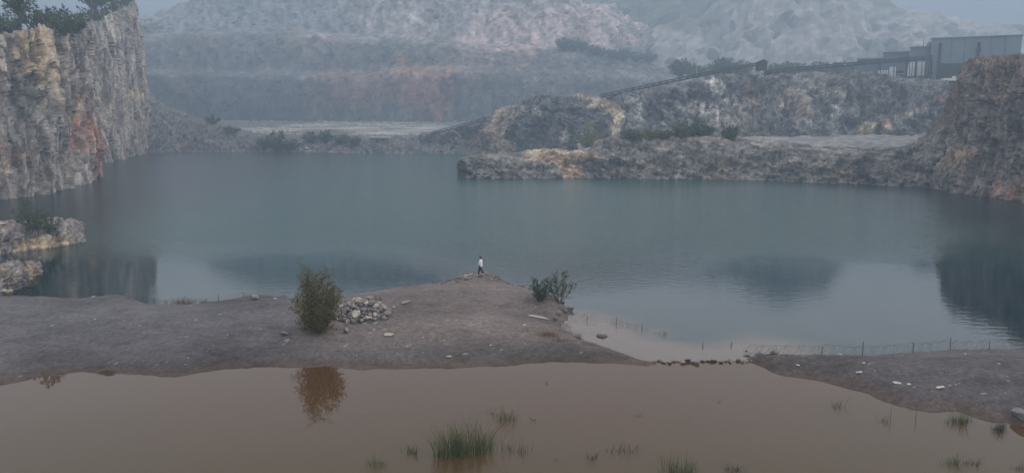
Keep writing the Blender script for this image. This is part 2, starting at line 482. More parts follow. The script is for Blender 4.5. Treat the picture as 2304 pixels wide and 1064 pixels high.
rock_surface('left_cliff', left_cols, [1.2, 1.8, 2.3, 2.3, 1.8, 1.4, 1.5], .42, [.6, .42, .42, .42, 2.0, 6], 6.0, 3, (.275, .238, .212), M_CLIFF,
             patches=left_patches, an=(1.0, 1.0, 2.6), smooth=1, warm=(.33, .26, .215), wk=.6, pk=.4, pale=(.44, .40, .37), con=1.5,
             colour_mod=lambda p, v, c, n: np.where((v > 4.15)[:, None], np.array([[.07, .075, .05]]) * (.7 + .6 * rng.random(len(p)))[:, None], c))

# ---- right cliff
right_cols = []
for (px, py0, top, pxt, pu) in [(2062, 415, 333, 2064, (0, 2, 5, 10)), (2085, 418, 316, 2088, (0, 2, 6, 12)), (2105, 421, 290, 2112, (0, 2, 6, 12)), (2118, 424, 250, 2130, (0, 2, 6, 11)),
                                (2128, 428, 195, 2154, (0, 2, 5, 9)), (2145, 431, 150, 2172, (0, 2, 4, 8)), (2170, 436, 141, 2186, (0, 2, 4, 7)), (2205, 441, 141, 2212, (0, 2, 4, 6)),
                                (2253, 446, 138, 2255, (0, 2, 4, 6)), (2303, 454, 136, 2304, (0, 2, 4, 6)), (2400, 475, 120, 2395, (0, 2, 4, 6)), (2650, 540, 80, 2640, (0, 2, 4, 6)), (3100, 640, 20, 3060, (0, 2, 4, 6))]:
    right_cols.append(cliff_col(px, py0, top, pu, pxt, 45, 1.0 if px > 2140 else -1))
right_patches = [
    ([P2(2200, 285, 165), P2(2165, 320, 163), P2(2150, 350, 162), P2(2140, 385, 165), P2(2135, 410, 165)], .8, (.36, .25, .18), .85),
    ([P2(2300, 330, 150), P2(2285, 390, 148), P2(2265, 440, 148)], 1.4, RED, .9),
    ([P2(2304, 390, 146), P2(2295, 440, 146)], 1.8, OCHRE, .8),
    ([P2(2200, 160, 165), P2(2290, 170, 155)], 3.0, (.24, .17, .125), .6),
    ([P2(2190, 200, 165), P2(2230, 260, 160)], 3.0, (.2, .145, .11), .5),
    ([P2(2290, 300, 150), P2(2300, 330, 150)], 1.6, PALE, .5),
]
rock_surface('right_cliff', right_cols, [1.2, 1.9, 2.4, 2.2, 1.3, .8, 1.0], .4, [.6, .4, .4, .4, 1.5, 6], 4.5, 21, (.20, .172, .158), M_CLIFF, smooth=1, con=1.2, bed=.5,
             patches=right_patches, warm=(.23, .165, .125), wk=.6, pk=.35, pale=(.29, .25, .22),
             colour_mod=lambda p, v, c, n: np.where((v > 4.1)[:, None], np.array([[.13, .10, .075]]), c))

# ---- promontory in the lake
prom = []
for (px, py0, py1, dy, bz) in [(1030, 396, 372, 2, -1.5), (1034, 401, 360, 3, -1), (1060, 402, 354, 4, 0), (1110, 402, 356, 5, 0), (1160, 402, 358, 6, .4), (1190, 402, 346, 10, 0), (1228, 402, 338, 12, -.3), (1285, 401, 341, 12, -.5),
                               (1322, 401, 345, 9, 0), (1350, 401, 322, 10, 0), (1372, 401, 311, 10, 0), (1435, 402, 310, 12, 0), (1502, 403, 313, 12, .3), (1602, 404, 316, 12, .6), (1682, 405, 325, 11, .7),
                               (1728, 406, 326, 11, .5), (1828, 411, 340, 10, .5), (1928, 415, 345, 9, .5), (2028, 419, 340, 9, .3), (2085, 422, 320, 10, 0), (2125, 426, 290, 10, 0)]:
    y0 = yw(py0); t = P(px, py1, y0 + dy)
    c = [Q(px, -3, y0 - .5), Q(px, 0, y0), Q(px, t[2] * .45, y0 + dy * .3), Q(px, t[2] * .85, y0 + dy * .7), t,
         Q(px, t[2] + bz, y0 + dy + 14), Q(px, max(t[2] * .75 + bz, -1.0 if px > 1320 else -3), y0 + dy + (40 if px > 1320 else 26)), Q(px, 4.0 if px > 1340 else -3.2, y0 + dy + (70 if px > 1340 else 34))]
    prom.append(c)
prom_patches = [
    ([P2(1190, 350, 205), P2(1230, 340, 206)], 2.0, (.50, .40, .30), 1.0),
    ([P2(1230, 343, 206), P2(1265, 360, 202), P2(1290, 388, 197), P2(1285, 397, 197)], 2.6, (.40, .29, .20), .95),
    ([P2(1300, 345, 205), P2(1330, 350, 203)], 1.5, (.36, .25, .17), .7),
    ([P2(1180, 375, 198), P2(1060, 385, 198)], 2.0, (.17, .165, .15), .5),
    ([P2(1620, 370, 198), P2(1590, 395, 196)], 2.5, (.2, .16, .12), .6),
    ([P2(1870, 385, 190), P2(1850, 395, 190)], 2.0, (.24, .19, .13), .6),
    ([P2(1440, 380, 198), P2(1480, 350, 200)], 2.6, (.2, .17, .14), .5),
    ([P2(1500, 310, 215), P2(1620, 312, 215)], 1.6, (.28, .2, .14), .5),
]
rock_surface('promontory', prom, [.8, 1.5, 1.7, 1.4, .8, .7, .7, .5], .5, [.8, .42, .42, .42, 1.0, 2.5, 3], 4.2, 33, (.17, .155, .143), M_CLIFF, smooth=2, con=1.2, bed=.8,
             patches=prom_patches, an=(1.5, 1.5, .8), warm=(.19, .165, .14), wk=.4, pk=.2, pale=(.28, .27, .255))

# ---- hump and the plateau face behind the promontory
hump = []
for (px, y0, z0, top, dy) in [(815, 322, -1, 328, 18), (850, 320, -1, 325, 18), (900, 316, -1, 316, 16), (960, 310, -1, 305, 14), (1030, 304, -1, 293, 12), (1085, 300, -1, 278, 10), (1108, 297, -1, 268, 10), (1125, 294, -1, 248, 12),
                              (1150, 290, 0, 240, 12), (1190, 286, 1, 217, 12), (1240, 282, 2, 214, 12), (1290, 278, 3, 217, 12), (1352, 272, 4, 222, 14), (1400, 268, 5, 216, 14), (1452, 264, 6, 208, 14), (1510, 262, 6, 196, 14),
                              (1567, 260, 7, 184, 15), (1610, 258, 7, 172, 16), (1652, 258, 7, 168, 16), (1727, 256, 7, 174, 18), (1828, 255, 7, 168, 22), (1928, 255, 7, 165, 24), (2028, 252, 7, 177, 26), (2100, 250, 7, 182, 26), (2180, 250, 7, 186, 26), (2330, 250, 7, 186, 26)]:
    t = P(px, top, y0 + dy); z = t[2]
    hump.append([Q(px, z0 - 3, y0 - 3), Q(px, z0, y0), Q(px, z0 + (z - z0) * .4, y0 + dy * .35), Q(px, z0 + (z - z0) * .8, y0 + dy * .7), t,
                 Q(px, z + .2, y0 + dy + 20), Q(px, z - (4 if px < 1400 else -1), y0 + dy + (45 if px < 1400 else 150)), Q(px, (-2 if px < 1400 else z + 2), y0 + dy + (60 if px < 1400 else 260))])
hump_patches = [
    ([P2(1125, 255, 300), P2(1115, 300, 298), P2(1135, 330, 295)], 4.0, (.42, .33, .24), .8),
    ([P2(1090, 310, 300), P2(1062, 345, 300)], 4.5, (.25, .16, .12), .75),
    ([P2(1140, 270, 296), P2(1170, 245, 296)], 2.6, (.48, .40, .31), .8),
    ([P2(1305, 222, 288), P2(1345, 235, 286), P2(1385, 248, 284), P2(1386, 270, 282), P2(1378, 290, 280)], 2.4, (.62, .50, .37), 1.0),
    ([P2(1200, 230, 290), P2(1300, 240, 288), P2(1290, 290, 284)], 6.0, (.12, .125, .125), .6),
    ([P2(1205, 252, 292)], 2.0, PALE, .8),
    ([P2(1270, 297, 282), P2(1272, 312, 282)], 1.8, PALE, .6),
    ([P2(1430, 240, 275), P2(1440, 275, 273)], 2.4, (.4, .39, .37), .6),
    ([P2(1540, 245, 270), P2(1580, 250, 270), P2(1600, 270, 268), P2(1630, 240, 268), P2(1635, 285, 266)], 2.8, (.46, .43, .39), .85),
    ([P2(1610, 182, 268), P2(1620, 200, 266)], 2.2, WHITE, .8),
    ([P2(1685, 205, 272), P2(1690, 225, 270)], 3.2, (.3, .22, .16), .6),
    ([P2(1660, 250, 268), P2(1670, 285, 262)], 3.0, (.3, .25, .2), .6),
    ([P2(1780, 230, 270), P2(1800, 250, 268)], 4.5, (.27, .22, .17), .7),
    ([P2(1755, 225, 270), P2(1745, 250, 268)], 1.6, PALE, .6),
    ([P2(1870, 245, 268), P2(1868, 275, 265)], 1.6, WHITE, .7),
    ([P2(1955, 285, 260), P2(1940, 300, 258)], 2.2, (.45, .38, .28), .85),
    ([P2(1988, 275, 260), P2(1982, 300, 258)], 1.5, (.42, .3, .22), .8),
    ([P2(2060, 245, 268), P2(2000, 270, 264)], 1.4, (.36, .3, .26), .6),
    ([P2(2090, 220, 270), P2(2110, 218, 270)], 2.0, (.3, .2, .15), .7),
    ([P2(1880, 205, 275), P2(1760, 210, 275)], 4.5, (.26, .23, .2), .5),
]
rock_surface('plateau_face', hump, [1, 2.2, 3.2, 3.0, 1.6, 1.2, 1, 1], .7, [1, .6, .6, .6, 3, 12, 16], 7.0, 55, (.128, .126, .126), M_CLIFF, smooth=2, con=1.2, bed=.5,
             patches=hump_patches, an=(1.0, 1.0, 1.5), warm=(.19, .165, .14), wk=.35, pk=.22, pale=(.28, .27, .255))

# ---- quarry floor between promontory and plateau face
fl = []
for (px, a) in [(1300, 3.0), (1400, 5.5), (1600, 7), (1750, 7.2), (1900, 7.4), (2050, 7.6), (2150, 8), (2300, 8)]:
    fl.append([Q(px, a - 3, 205), Q(px, a - 1.2, 215), Q(px, a, 228), Q(px, a + .4, 240), Q(px, a + .8, 256), Q(px, a + 2, 275)])
rock_surface('quarry_floor', fl, [.5, .5, .3, .3, .5, .5], 1.5, 1.5, 5.0, 61, (.225, .22, .22), M_CLIFF, wk=.2, pk=.1)

# ---- far shore: rubble, silt flat, mounds
fs = []
for (px, d0, s) in [(240, 300, 28), (300, 306, 26), (345, 313, 22), (390, 316, 17), (450, 317, 12.5), (520, 317, 9), (600, 316, 6.6), (700, 314, 6), (800, 310, 6), (900, 305, 5), (1000, 302, 4.5), (1060, 298, 4.5), (1250, 300, 4)]:
    fs.append([Q(px, -2.5, d0 - 3), Q(px, -.2, d0), Q(px, min(3.2, 1.6 + s * .16), d0 + 5), Q(px, 1.6 + s * .58, d0 + 22), Q(px, s if s > 8 else 3.2 + s * .45, d0 + 40), Q(px, 5.2 + s * .4, d0 + 110), Q(px, 8.0 + s * .25, 515), Q(px, 11 + s * .3, 560)])
def far_floor_col(p, v, c, n):
    # pale silt flat
    a, b_ = P(585, 282, 430), P(905, 300, 400)
    d = seg_dist(p, [P(650, 289, 420), P(720, 290, 420), P(830, 295, 410), P(960, 302, 380)], .10)
    m = sst(12.5, 7.5, d + 5.0 * fbm(p / np.array([22, 60, 10]), 4, 77)) * sst(3.6, 4.0, v)
    m = m * sst(-.18, .12, fbm(p / np.array([34, 12, 10]), 4, 79))
    return c * (1 - m[:, None]) + np.array([[.40, .375, .335]]) * (m * (.75 + .25 * sst(-.2, .2, fbm(p / np.array([18, 10, 10]), 4, 78))))[:, None]
rock_surface('far_shore', fs, [.6, 1.0, 1.5, 1.3, .7, .5, 1.2, 2], 1.3, [1.2, .9, 1.4, 1.6, 2.2, 4, 4], 3.2, 71, (.125, .12, .12), M_CLIFF,
             wk=.3, pk=.35, pale=(.3, .28, .26), colour_mod=far_floor_col)

# ---- great far quarry wall with benches
def fw(px, d0, py_list, back):
    c = []
    for py, b_ in zip(py_list, back): c.append(P(px, py, d0 + b_))
    c.append(c[-1] + np.array([0, 70, 0.0]))
    return c
bk = [0, 6, 14, 26, 32, 44, 66, 76, 90, 104]
fwall = [fw(-260, 440, [290, 225, 170, 160, 120, 95, 88, 80, 76, 72], bk), fw(0, 455, [280, 215, 165, 158, 120, 95, 88, 76, 70, 66], bk), fw(150, 470, [272, 215, 165, 158, 120, 85, 78, 70, 64, 60], bk), fw(300, 485, [272, 215, 165, 158, 120, 85, 78, 60, 50, 44], bk),
         fw(340, 490, [272, 215, 168, 160, 120, 85, 78, 55, 42, 33], bk), fw(400, 500, [272, 215, 170, 163, 120, 82, 74, 45, 25, 14], bk), fw(432, 503, [273, 215, 172, 164, 118, 80, 72, 42, 20, 3], bk), fw(455, 505, [273, 215, 172, 164, 118, 78, 70, 25, -14, -44], bk),
         fw(560, 510, [274, 215, 172, 164, 112, 74, 64, 10, -40, -84], bk), fw(700, 512, [276, 215, 168, 160, 110, 80, 68, 5, -45, -92], bk), fw(820, 512, [276, 220, 172, 165, 120, 95, 82, 5, -45, -92], bk),
         fw(930, 510, [276, 215, 160, 152, 118, 90, 78, 10, -40, -84], bk), fw(1050, 512, [277, 215, 160, 150, 130, 110, 96, 20, -30, -70], bk), fw(1180, 520, [275, 220, 165, 150, 130, 112, 95, 35, -5, -25], bk),
         fw(1300, 530, [272, 225, 170, 155, 140, 122, 100, 45, 15, 3], bk), fw(1380, 540, [270, 225, 175, 158, 150, 132, 112, 60, 35, 16], bk), fw(1430, 550, [268, 225, 178, 162, 155, 140, 122, 85, 65, 55], bk),
         fw(1520, 565, [265, 225, 185, 170, 160, 148, 135, 110, 95, 84], bk), fw(1640, 590, [262, 225, 190, 175, 165, 155, 148, 130, 120, 112], bk), fw(1800, 620, [262, 230, 200, 190, 180, 170, 160, 150, 145, 140], bk)]
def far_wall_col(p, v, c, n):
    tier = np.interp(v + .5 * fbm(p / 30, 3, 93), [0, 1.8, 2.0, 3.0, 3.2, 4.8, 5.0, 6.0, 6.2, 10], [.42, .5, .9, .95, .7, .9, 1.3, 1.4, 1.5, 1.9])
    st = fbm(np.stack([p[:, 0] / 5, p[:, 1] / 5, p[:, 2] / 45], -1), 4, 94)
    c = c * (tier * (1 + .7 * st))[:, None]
    wd = sst(96, 108, p[:, 2] + 14 * fbm(p / 25, 3, 96))[:, None]  # dark top added out of view to darken the lake's mirror image
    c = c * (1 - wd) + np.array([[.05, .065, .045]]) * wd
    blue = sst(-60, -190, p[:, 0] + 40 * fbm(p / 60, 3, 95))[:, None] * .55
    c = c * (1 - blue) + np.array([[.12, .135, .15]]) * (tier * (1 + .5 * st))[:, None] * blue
    flat = sst(.55, .8, np.abs(n[:, 2]))
    g = sst(.0, .4, fbm(p / 25, 4, 91)) * flat * .55
    c = c * (1 - g[:, None]) + np.array([[.07, .09, .05]]) * g[:, None]
    return c
far_patches = [
    ([P2(915, 165, 530), P2(985, 172, 530)], 9.0, (.40, .235, .175), .8), ([P2(930, 215, 520), P2(990, 190, 522), P2(975, 245, 515)], 10.0, (.42, .22, .165), .85), ([P2(760, 215, 520), P2(890, 205, 522)], 7.0, (.42, .25, .19), .7),
    ([P2(905, 150, 535)], 7.0, (.40, .24, .16), .9),
    ([P2(710, 200, 525), P2(860, 200, 525)], 13.0, (.27, .16, .13), .7),
    ([P2(660, 90, 560), P2(690, 110, 560)], 12.0, (.33, .25, .2), .6),
    ([P2(1100, 100, 570), P2(1200, 60, 590), P2(1350, 60, 620)], 22.0, (.34, .26, .24), .6),
    ([P2(930, 40, 590), P2(960, 60, 590)], 2.2, WHITE, .5),
    ([P2(1100, 128, 560), P2(1105, 132, 560)], 2.5, WHITE, .7),
    ([P2(480, 100, 560), P2(470, 140, 540)], 14.0, (.3, .21, .18), .4),
    ([P2(1160, 135, 560), P2(1190, 125, 570)], 7, (.34, .25, .21), .6),
]
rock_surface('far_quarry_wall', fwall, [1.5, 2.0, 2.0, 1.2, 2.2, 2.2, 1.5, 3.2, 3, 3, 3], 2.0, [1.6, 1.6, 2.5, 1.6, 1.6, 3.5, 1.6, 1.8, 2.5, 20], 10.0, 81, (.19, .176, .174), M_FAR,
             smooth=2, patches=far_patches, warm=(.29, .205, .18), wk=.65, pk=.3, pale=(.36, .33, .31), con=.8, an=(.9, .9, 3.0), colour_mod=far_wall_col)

# ---- misty hills beyond
def hill(name, pts, d0, depth, base, green, seed, amp, ru=5.0):
    cols = []
    for (px, top) in pts:
        a = P(px, 225, d0); t = P(px, top, d0 + depth)
        cols.append([Q(px, -3, d0 - 40), a, a * .6 + t * .4 + np.array([0, -depth * .12, 0]), a * .25 + t * .75 + np.array([0, -depth * .06, 0]), t, t + np.array([0, 100, -8]), t + np.array([0, 220, -40])])
    def cm(p, v, c, n):
        st = fbm(np.stack([p[:, 0] / 5, p[:, 1] / 5, p[:, 2] / 45], -1), 4, seed + 4)
        c = (c * .3 + np.array([base]) * .72) * (1 + .45 * st)[:, None]
        wd = sst(98, 112, p[:, 2] + 12 * fbm(p / 25, 3, seed + 6))[:, None]     # unseen crest painted dark to deepen the lake reflection
        c = c * (1 - wd) + np.array([[.05, .065, .045]]) * wd
        g = sst(.62 - green, .95 - green, .5 + .6 * fbm(p / 60, 5, seed + 3) + .25 * sst(.5, .9, np.abs(n[:, 2])))
        return c * (1 - g[:, None]) + np.array([[.17, .18, .15]]) * g[:, None]
    return rock_surface(name, cols, [2, 3, 7, 7, 4, 5, 5], ru, ru, 22.0, seed, base, M_FAR, smooth=4, colour_mod=cm, warm=(.38, .31, .28), wk=.5, pk=.1)
hill('misty_hill', [(1380, 140), (1440, 92), (1488, 55), (1540, 44), (1595, 34), (1628, 12), (1650, -26), (1690, -75), (1750, -110), (1830, -125), (1890, -100), (1932, -56), (1954, -8), (2060, 18), (2130, 36), (2220, 48), (2310, 54), (2450, 80), (2700, 110)], 590, 60, (.33, .315, .305), .06, 101, 4)  # peak shaped taller out of view to widen the dark lake reflection
hill('wooded_ridge', [(1000, -60), (1150, -60), (1250, -56), (1350, -50), (1450, -56), (1560, -76), (1650, -84), (1750, -90), (1850, -90)], 700, 60, (.12, .125, .10), .6, 121, 5, 6.0)  # crest raised out of view for a darker band in the lake

# ---- water
SPLIT = [(-900, 800), (0, 800), (300, 790), (800, 790), (1240, 780), (1400, 800), (1462, 813.5), (1698, 812), (1760, 810), (2304, 840), (3300, 860)]
sp_pts = [G(px, py) for px, py in SPLIT]
def split_y(x): return np.interp(x, [q[0] for q in sp_pts], [q[1] for q in sp_pts])
def water_sheet(name, xs, ts, y0f, y1f, mat, colf, z):
    X, T = np.meshgrid(xs, ts, indexing='ij')
    Y0, Y1 = y0f(X), y1f(X)
    Y = Y0 + (Y1 - Y0) * T
    p = np.stack([X, Y, np.full_like(X, z)], -1).reshape(-1, 3)
    o = mesh_obj(name, p, grid_faces(len(xs), len(ts)), mat, smooth=True, col=colf(p))
    tag(o, kind='structure'); return o
silt_line = [G(1262, 715), G(1340, 745), G(1450, 785), G(1560, 812), G(1690, 800), G(1730, 790)]
def lake_col(p):
    deep = np.array([[.002, .016, .022]]); tq = np.array([[.006, .020, .023]]); silt = np.array([[.12, .085, .066]])
    n = fbm(p / 30, 4, 201)
    m = sst(-.4, .5, n)[:, None] * .6
    c = deep * (1 - m) + tq * m
    m = (sst(72, 105, p[:, 1] + 14 * n) * sst(75, 45, np.abs(p[:, 0] - 4)))[:, None]      # greener open water
    c = c * (1 - m) + np.array([[.003, .045, .040]]) * m
    d = seg_dist(p, silt_line, 1.0)
    k = sst(15, 6, d + 2.5 * fbm(p / 7, 3, 203))[:, None] * .45
    c = c * (1 - k) + np.array([[.02, .038, .038]]) * k
    k = sst(5.4, 1.0, d + 1.6 * fbm(p / np.array([5, 3, 1]), 4, 202))[:, None]
    return c * (1 - k) + silt * k
xs = np.unique(np.concatenate([np.linspace(-420, -40, 80), np.linspace(-40, 60, 260), np.linspace(60, 420, 80)]))
ts = np.linspace(0, 1, 240) ** 1.8
water_sheet('lake_water', xs, ts, split_y, lambda x: np.full_like(x, 335.0), M_LAKE, lake_col, 0.0)
def pond_col(p):
    a = np.array([[.070, .034, .012]]); b_ = np.array([[.062, .036, .011]])
    m = sst(47, 33, p[:, 1] + 5 * fbm(p / 12, 3, 211))[:, None]
    return a * (1 - m) + b_ * m
water_sheet('pond_water', np.linspace(-90, 90, 120), np.linspace(0, 1, 60), lambda x: np.full_like(x, 4.0), lambda x: split_y(x) - 0.0, M_POND, pond_col, -0.015)

# ---- near banks
def bank(name, poly, x0, x1, y0, y1, res, hfun, seed):
    xs = np.arange(x0, x1, res); ys = np.arange(y0, y1, res)
    X, Y = np.meshgrid(xs, ys, indexing='ij')
    p = np.stack([X.ravel(), Y.ravel(), np.zeros(X.size)], -1)
    pl = np.array([q[:2] for q in poly]); n = len(pl)
    ins = np.zeros(len(p), bool); d = np.full(len(p), 1e9)
    for i in range(n):
        a, b_ = pl[i], pl[(i + 1) % n]
        ab = b_ - a
        t = np.clip(((p[:, :2] - a) @ ab) / (ab @ ab + 1e-9), 0, 1)
        d = np.minimum(d, np.hypot(*(p[:, :2] - (a + t[:, None] * ab)).T))
        c = (a[1] > p[:, 1]) != (b_[1] > p[:, 1])
        xi = a[0] + (p[:, 1] - a[1]) / (b_[1] - a[1] + 1e-12) * (b_[0] - a[0])
        ins ^= c & (p[:, 0] < xi)
    sd_ = np.where(ins, d, -d)
    sd_ = sd_ + .35 * fbm(p / 2.2, 3, seed) + .12 * fbm(p / .6, 3, seed + 1)
    z = hfun(p, sd_)
    rough = sst(0, 1.5, sd_)
    z = z + rough * (.10 * fbm(p / 3, 4, seed + 2) + .035 * fbm(p / .7, 3, seed + 3))
    p[:, 2] = np.maximum(z, -1.2)
    lum = 1 + .55 * fbm(p / 9, 4, seed + 5) + .35 * fbm(p / np.array([2.2, 1.2, 1]), 5, seed + 6, .62) + .4 * fbm(p / .35, 3, seed + 7)
    wv = fbm(p / 8, 3, seed + 8)
    base = np.array([[.125, .101, .093]]) * (1 - sst(-.1, .4, wv)[:, None] * .5) + np.array([[.145, .115, .102]]) * sst(-.1, .4, wv)[:, None] * .5
    k = sst(-6, -22, p[:, 0] + 6 * fbm(p / 9, 3, seed + 14))[:, None]
    base = base * (1 - k) + np.array([[.096, .088, .094]]) * k
    k = sst(15, 22, p[:, 0])[:, None]
    base = base * (1 - k) + np.array([[.090, .080, .082]]) * k
    k = (sst(6.5, 1.5, sd_ + 1.5 * fbm(p / 5, 3, seed + 15)) * sst(2.0, -2.0, p[:, 1] - split_y(p[:, 0])))[:, None] * .75     # damp gravel by the pond
    base = base * (1 - k) + np.array([[.066, .058, .058]]) * k
    col = base * np.clip(lum, .4, 1.9)[:, None]
    # pale dusty crown of the bank, and the dark red-brown wet edge along the muddy pond
    front = sst(1.7, .2, sd_ + .5 * fbm(p / 1.6, 3, seed + 9)) * (p[:, 1] < split_y(p[:, 0]) + 1.2)
    mud = np.array([[.075, .055, .047]]) * np.clip(lum, .5, 1.5)[:, None]
    col = col * (1 - front[:, None]) + mud * front[:, None]
    chips = fbm(p / .4, 2, seed + 10) > .8
    col = np.where((chips & (sd_ > .6))[:, None], np.array([[.26, .245, .235]]), col)
    keep = sd_.reshape(len(xs), len(ys)) > -3.0
    fc = grid_faces(len(xs), len(ys))
    kf = keep.ravel()[fc].any(axis=1)
    fc = fc[kf]
    used = np.unique(fc); mp = np.zeros(len(p), int); mp[used] = np.arange(len(used))
    o = mesh_obj(name, p[used], mp[fc], M_GRAVEL, col=np.clip(col[used], .02, .6))
    tag(o, kind='structure')
    zz = p[:, 2].reshape(len(xs), len(ys))
    def height(x, y):
        fx = np.clip((x - x0) / res, 0, len(xs) - 1.001); fy = np.clip((y - y0) / res, 0, len(ys) - 1.001)
        i, j = int(fx), int(fy); a, b_ = fx - i, fy - j
        return zz[i, j] * (1 - a) * (1 - b_) + zz[i + 1, j] * a * (1 - b_) + zz[i, j + 1] * (1 - a) * b_ + zz[i + 1, j + 1] * a * b_
    return height
ZB = .38
main_poly = [G(px, py, ZB) for px, py in [(-700, 650), (-250, 655), (0, 660), (100, 662), (175, 667), (250, 666), (280, 662), (310, 673), (350, 680), (400, 681), (450, 678), (490, 673), (525, 665), (575, 659),
    (626, 662), (666, 666), (776, 660), (846, 650), (896, 642), (936, 637), (976, 634), (1016, 626), (1050, 619), (1085, 615), (1112, 619), (1135, 628), (1165, 640), (1197, 644), (1194, 653), (1215, 662), (1245, 668), (1267, 677), (1283, 694), (1272, 710)]] + \
    [G(px, py, .1) for px, py in [(1258, 728), (1300, 759), (1352, 776), (1402, 791), (1432, 803), (1474, 814), (1452, 818), (1372, 813), (1302, 810), (1227, 811), (1152, 817), (1056, 823), (926, 825), (826, 827), (726, 822),
    (626, 822), (576, 822), (500, 827), (400, 842), (325, 841), (270, 837), (175, 833), (100, 842), (50, 852), (0, 863), (-250, 940), (-700, 1050)]]
tip = G(1080, 618, .8)
def h_main(p, s):
    e = sst(-.3, 2.2, s) * .42 + sst(1.5, 6, s) * .30
    e = np.where(s < 0, s * .35 , e) 
    lake = sst(-2.5, 3.5, p[:, 1] - split_y(p[:, 0]))
    e = e + lake * sst(0, .7, s) * .22
    # raised rocky tip of the spit, and a low mound under the shrubs
    e += .45 * np.exp(-((p[:, 0] - tip[0]) ** 2 / 9 + (p[:, 1] - tip[1]) ** 2 / 12)) * sst(0, 1, s)
    q = G(1235, 672, .8)
    e += .55 * np.exp(-((p[:, 0] - q[0]) ** 2 / 4 + (p[:, 1] - q[1]) ** 2 / 5)) * sst(0, .6, s)
    q = G(270, 672, .6)
    e += .30 * np.exp(-((p[:, 0] - q[0]) ** 2 / 4 + (p[:, 1] - q[1]) ** 2 / 3)) * sst(0, .6, s)
    return e
H_MAIN = bank('gravel_spit', main_poly, -66, 16, 36, 79, .16, h_main, 301)
right_poly = [G(px, py, .45) for px, py in [(1694, 790), (1710, 784), (1728, 782), (1828, 783), (1968, 785), (2008, 781), (2078, 778), (2153, 772), (2228, 773), (2304, 772), (2500, 768), (2800, 760)]] + \
    [G(px, py, .05) for px, py in [(2800, 1060), (2500, 1000), (2304, 958), (2268, 949), (2233, 946), (2188, 934), (2153, 922), (2098, 925), (2053, 919), (1993, 902), (1953, 882), (1893, 867), (1803, 847), (1758, 841), (1728, 828), (1690, 812), (1678, 806)]]
def h_right(p, s):
    e = sst(-.3, 2.0, s) * .48 + sst(1.5, 5, s) * .45
    e = np.where(s < 0, s * .35, e)
    return e
H_RIGHT = bank('gravel_bank', right_poly, 14, 52, 31, 58, .14, h_right, 331)
def march(H, px, py):
    """where the sight line through a pixel first meets a bank (or passes closest above its rim)"""
    r = ray(px, py); best = None
    for k in np.arange(28.0, 84.0, .08):
        t_ = k / r[1]; x = r[0] * t_; z = CAMZ + r[2] * t_; h = H(x, k)
        if h < .03: 
            if best is not None and best[0] < .25: break
            continue
        if best is None or z - h < best[0]: best = (z - h, x, k, h)
        if z <= h: break
    if best is None:
        q = G(px, py, 0.0); return q
    return np.array([best[1], best[2], best[3]])
def on_main(px, py): return march(H_MAIN, px, py)
def on_right(px, py): return march(H_RIGHT, px, py)

# ---- rock ledges at the left edge
def ledge(name, pts, back, seed, scale, patches):
    cols = []
    for (px, py0, py1) in pts:
        a = G(px, py0); y0 = a[1]; t = P(px, py1, y0 + 2.2)
        cols.append([Q(px, -2.5, y0 - .3), a, Q(px, t[2] * .55, y0 + .5), Q(px, t[2] * .92, y0 + 1.1), t, Q(px, t[2] + .3, y0 + back * .5), Q(px, t[2] * .6, y0 + back), Q(px, -2.5, y0 + back + 3)])
    return rock_surface(name, cols, [.4, .7, .9, .7, .5, .45, .5, .4], .22, [.5, .2, .2, .2, .25, .5, .6], 1.7, seed, (.19, .17, .165), M_LEDGE, smooth=2, patches=patches, warm=(.36, .27, .19), wk=.75, pk=.5, pale=(.42, .37, .32))
ledge('rock_ledge', [(-420, 640, 560), (-200, 600, 520), (0, 573, 517), (40, 568, 514), (80, 562, 512), (110, 558, 512), (140, 554, 512), (165, 549, 513), (180, 543, 522), (187, 534, 528), (186, 528, 524)], 13, 401, 1.7,
      [([G(30, 560, .6), G(75, 550, .8), G(80, 556, .5)], .7, (.5, .38, .25), .8), ([G(120, 548, .8), G(130, 552, .4)], .6, (.5, .38, .25), .7)])
ledge('rock_shelf', [(-400, 760, 640), (-150, 690, 610), (0, 664, 606), (30, 655, 604), (55, 645, 602), (75, 632, 604), (86, 622, 606), (90, 612, 607), (86, 606, 604)], 7, 411, 1.3,
      [([G(50, 612, .9), G(80, 610, .8)], .6, (.5, .4, .3), .8)])

from mathutils.bvhtree import BVHTree
_bv = None
def hit(px, py, dflt=300.0):
    global _bv
    if _bv is None:
        V = []; Fs = []; b = 0
        for o in COL.objects:
            if o.type == 'MESH' and o.get('kind') == 'structure' and not o.name.startswith(('ground', 'lake', 'pond', 'misty', 'wooded')):
                n = len(o.data.vertices); a = np.empty(n * 3, np.float32); o.data.vertices.foreach_get('co', a); V.append(a.reshape(-1, 3))
                m = len(o.data.polygons); l = np.empty(m * 4, np.int32); o.data.loops.foreach_get('vertex_index', l); Fs.append(l.reshape(-1, 4) + b); b += n
        _bv = BVHTree.FromPolygons(np.concatenate(V).tolist(), np.concatenate(Fs).tolist())
    r = ray(px, py); r = r / np.linalg.norm(r)
    loc = _bv.ray_cast(Vector((0, 0, CAMZ)), Vector(r), 2000)[0]
    return np.array(loc) if loc is not None else P(px, py, dflt)
def drop(px, py, y):
    """point on top of the rock below the point seen at (px,py,y)"""
    q = P(px, py, y); hit(px, py)
    loc = _bv.ray_cast(Vector((q[0], q[1], q[2] + 12)), Vector((0, 0, -1)), 60)[0]
    return np.array(loc) if loc is not None else q
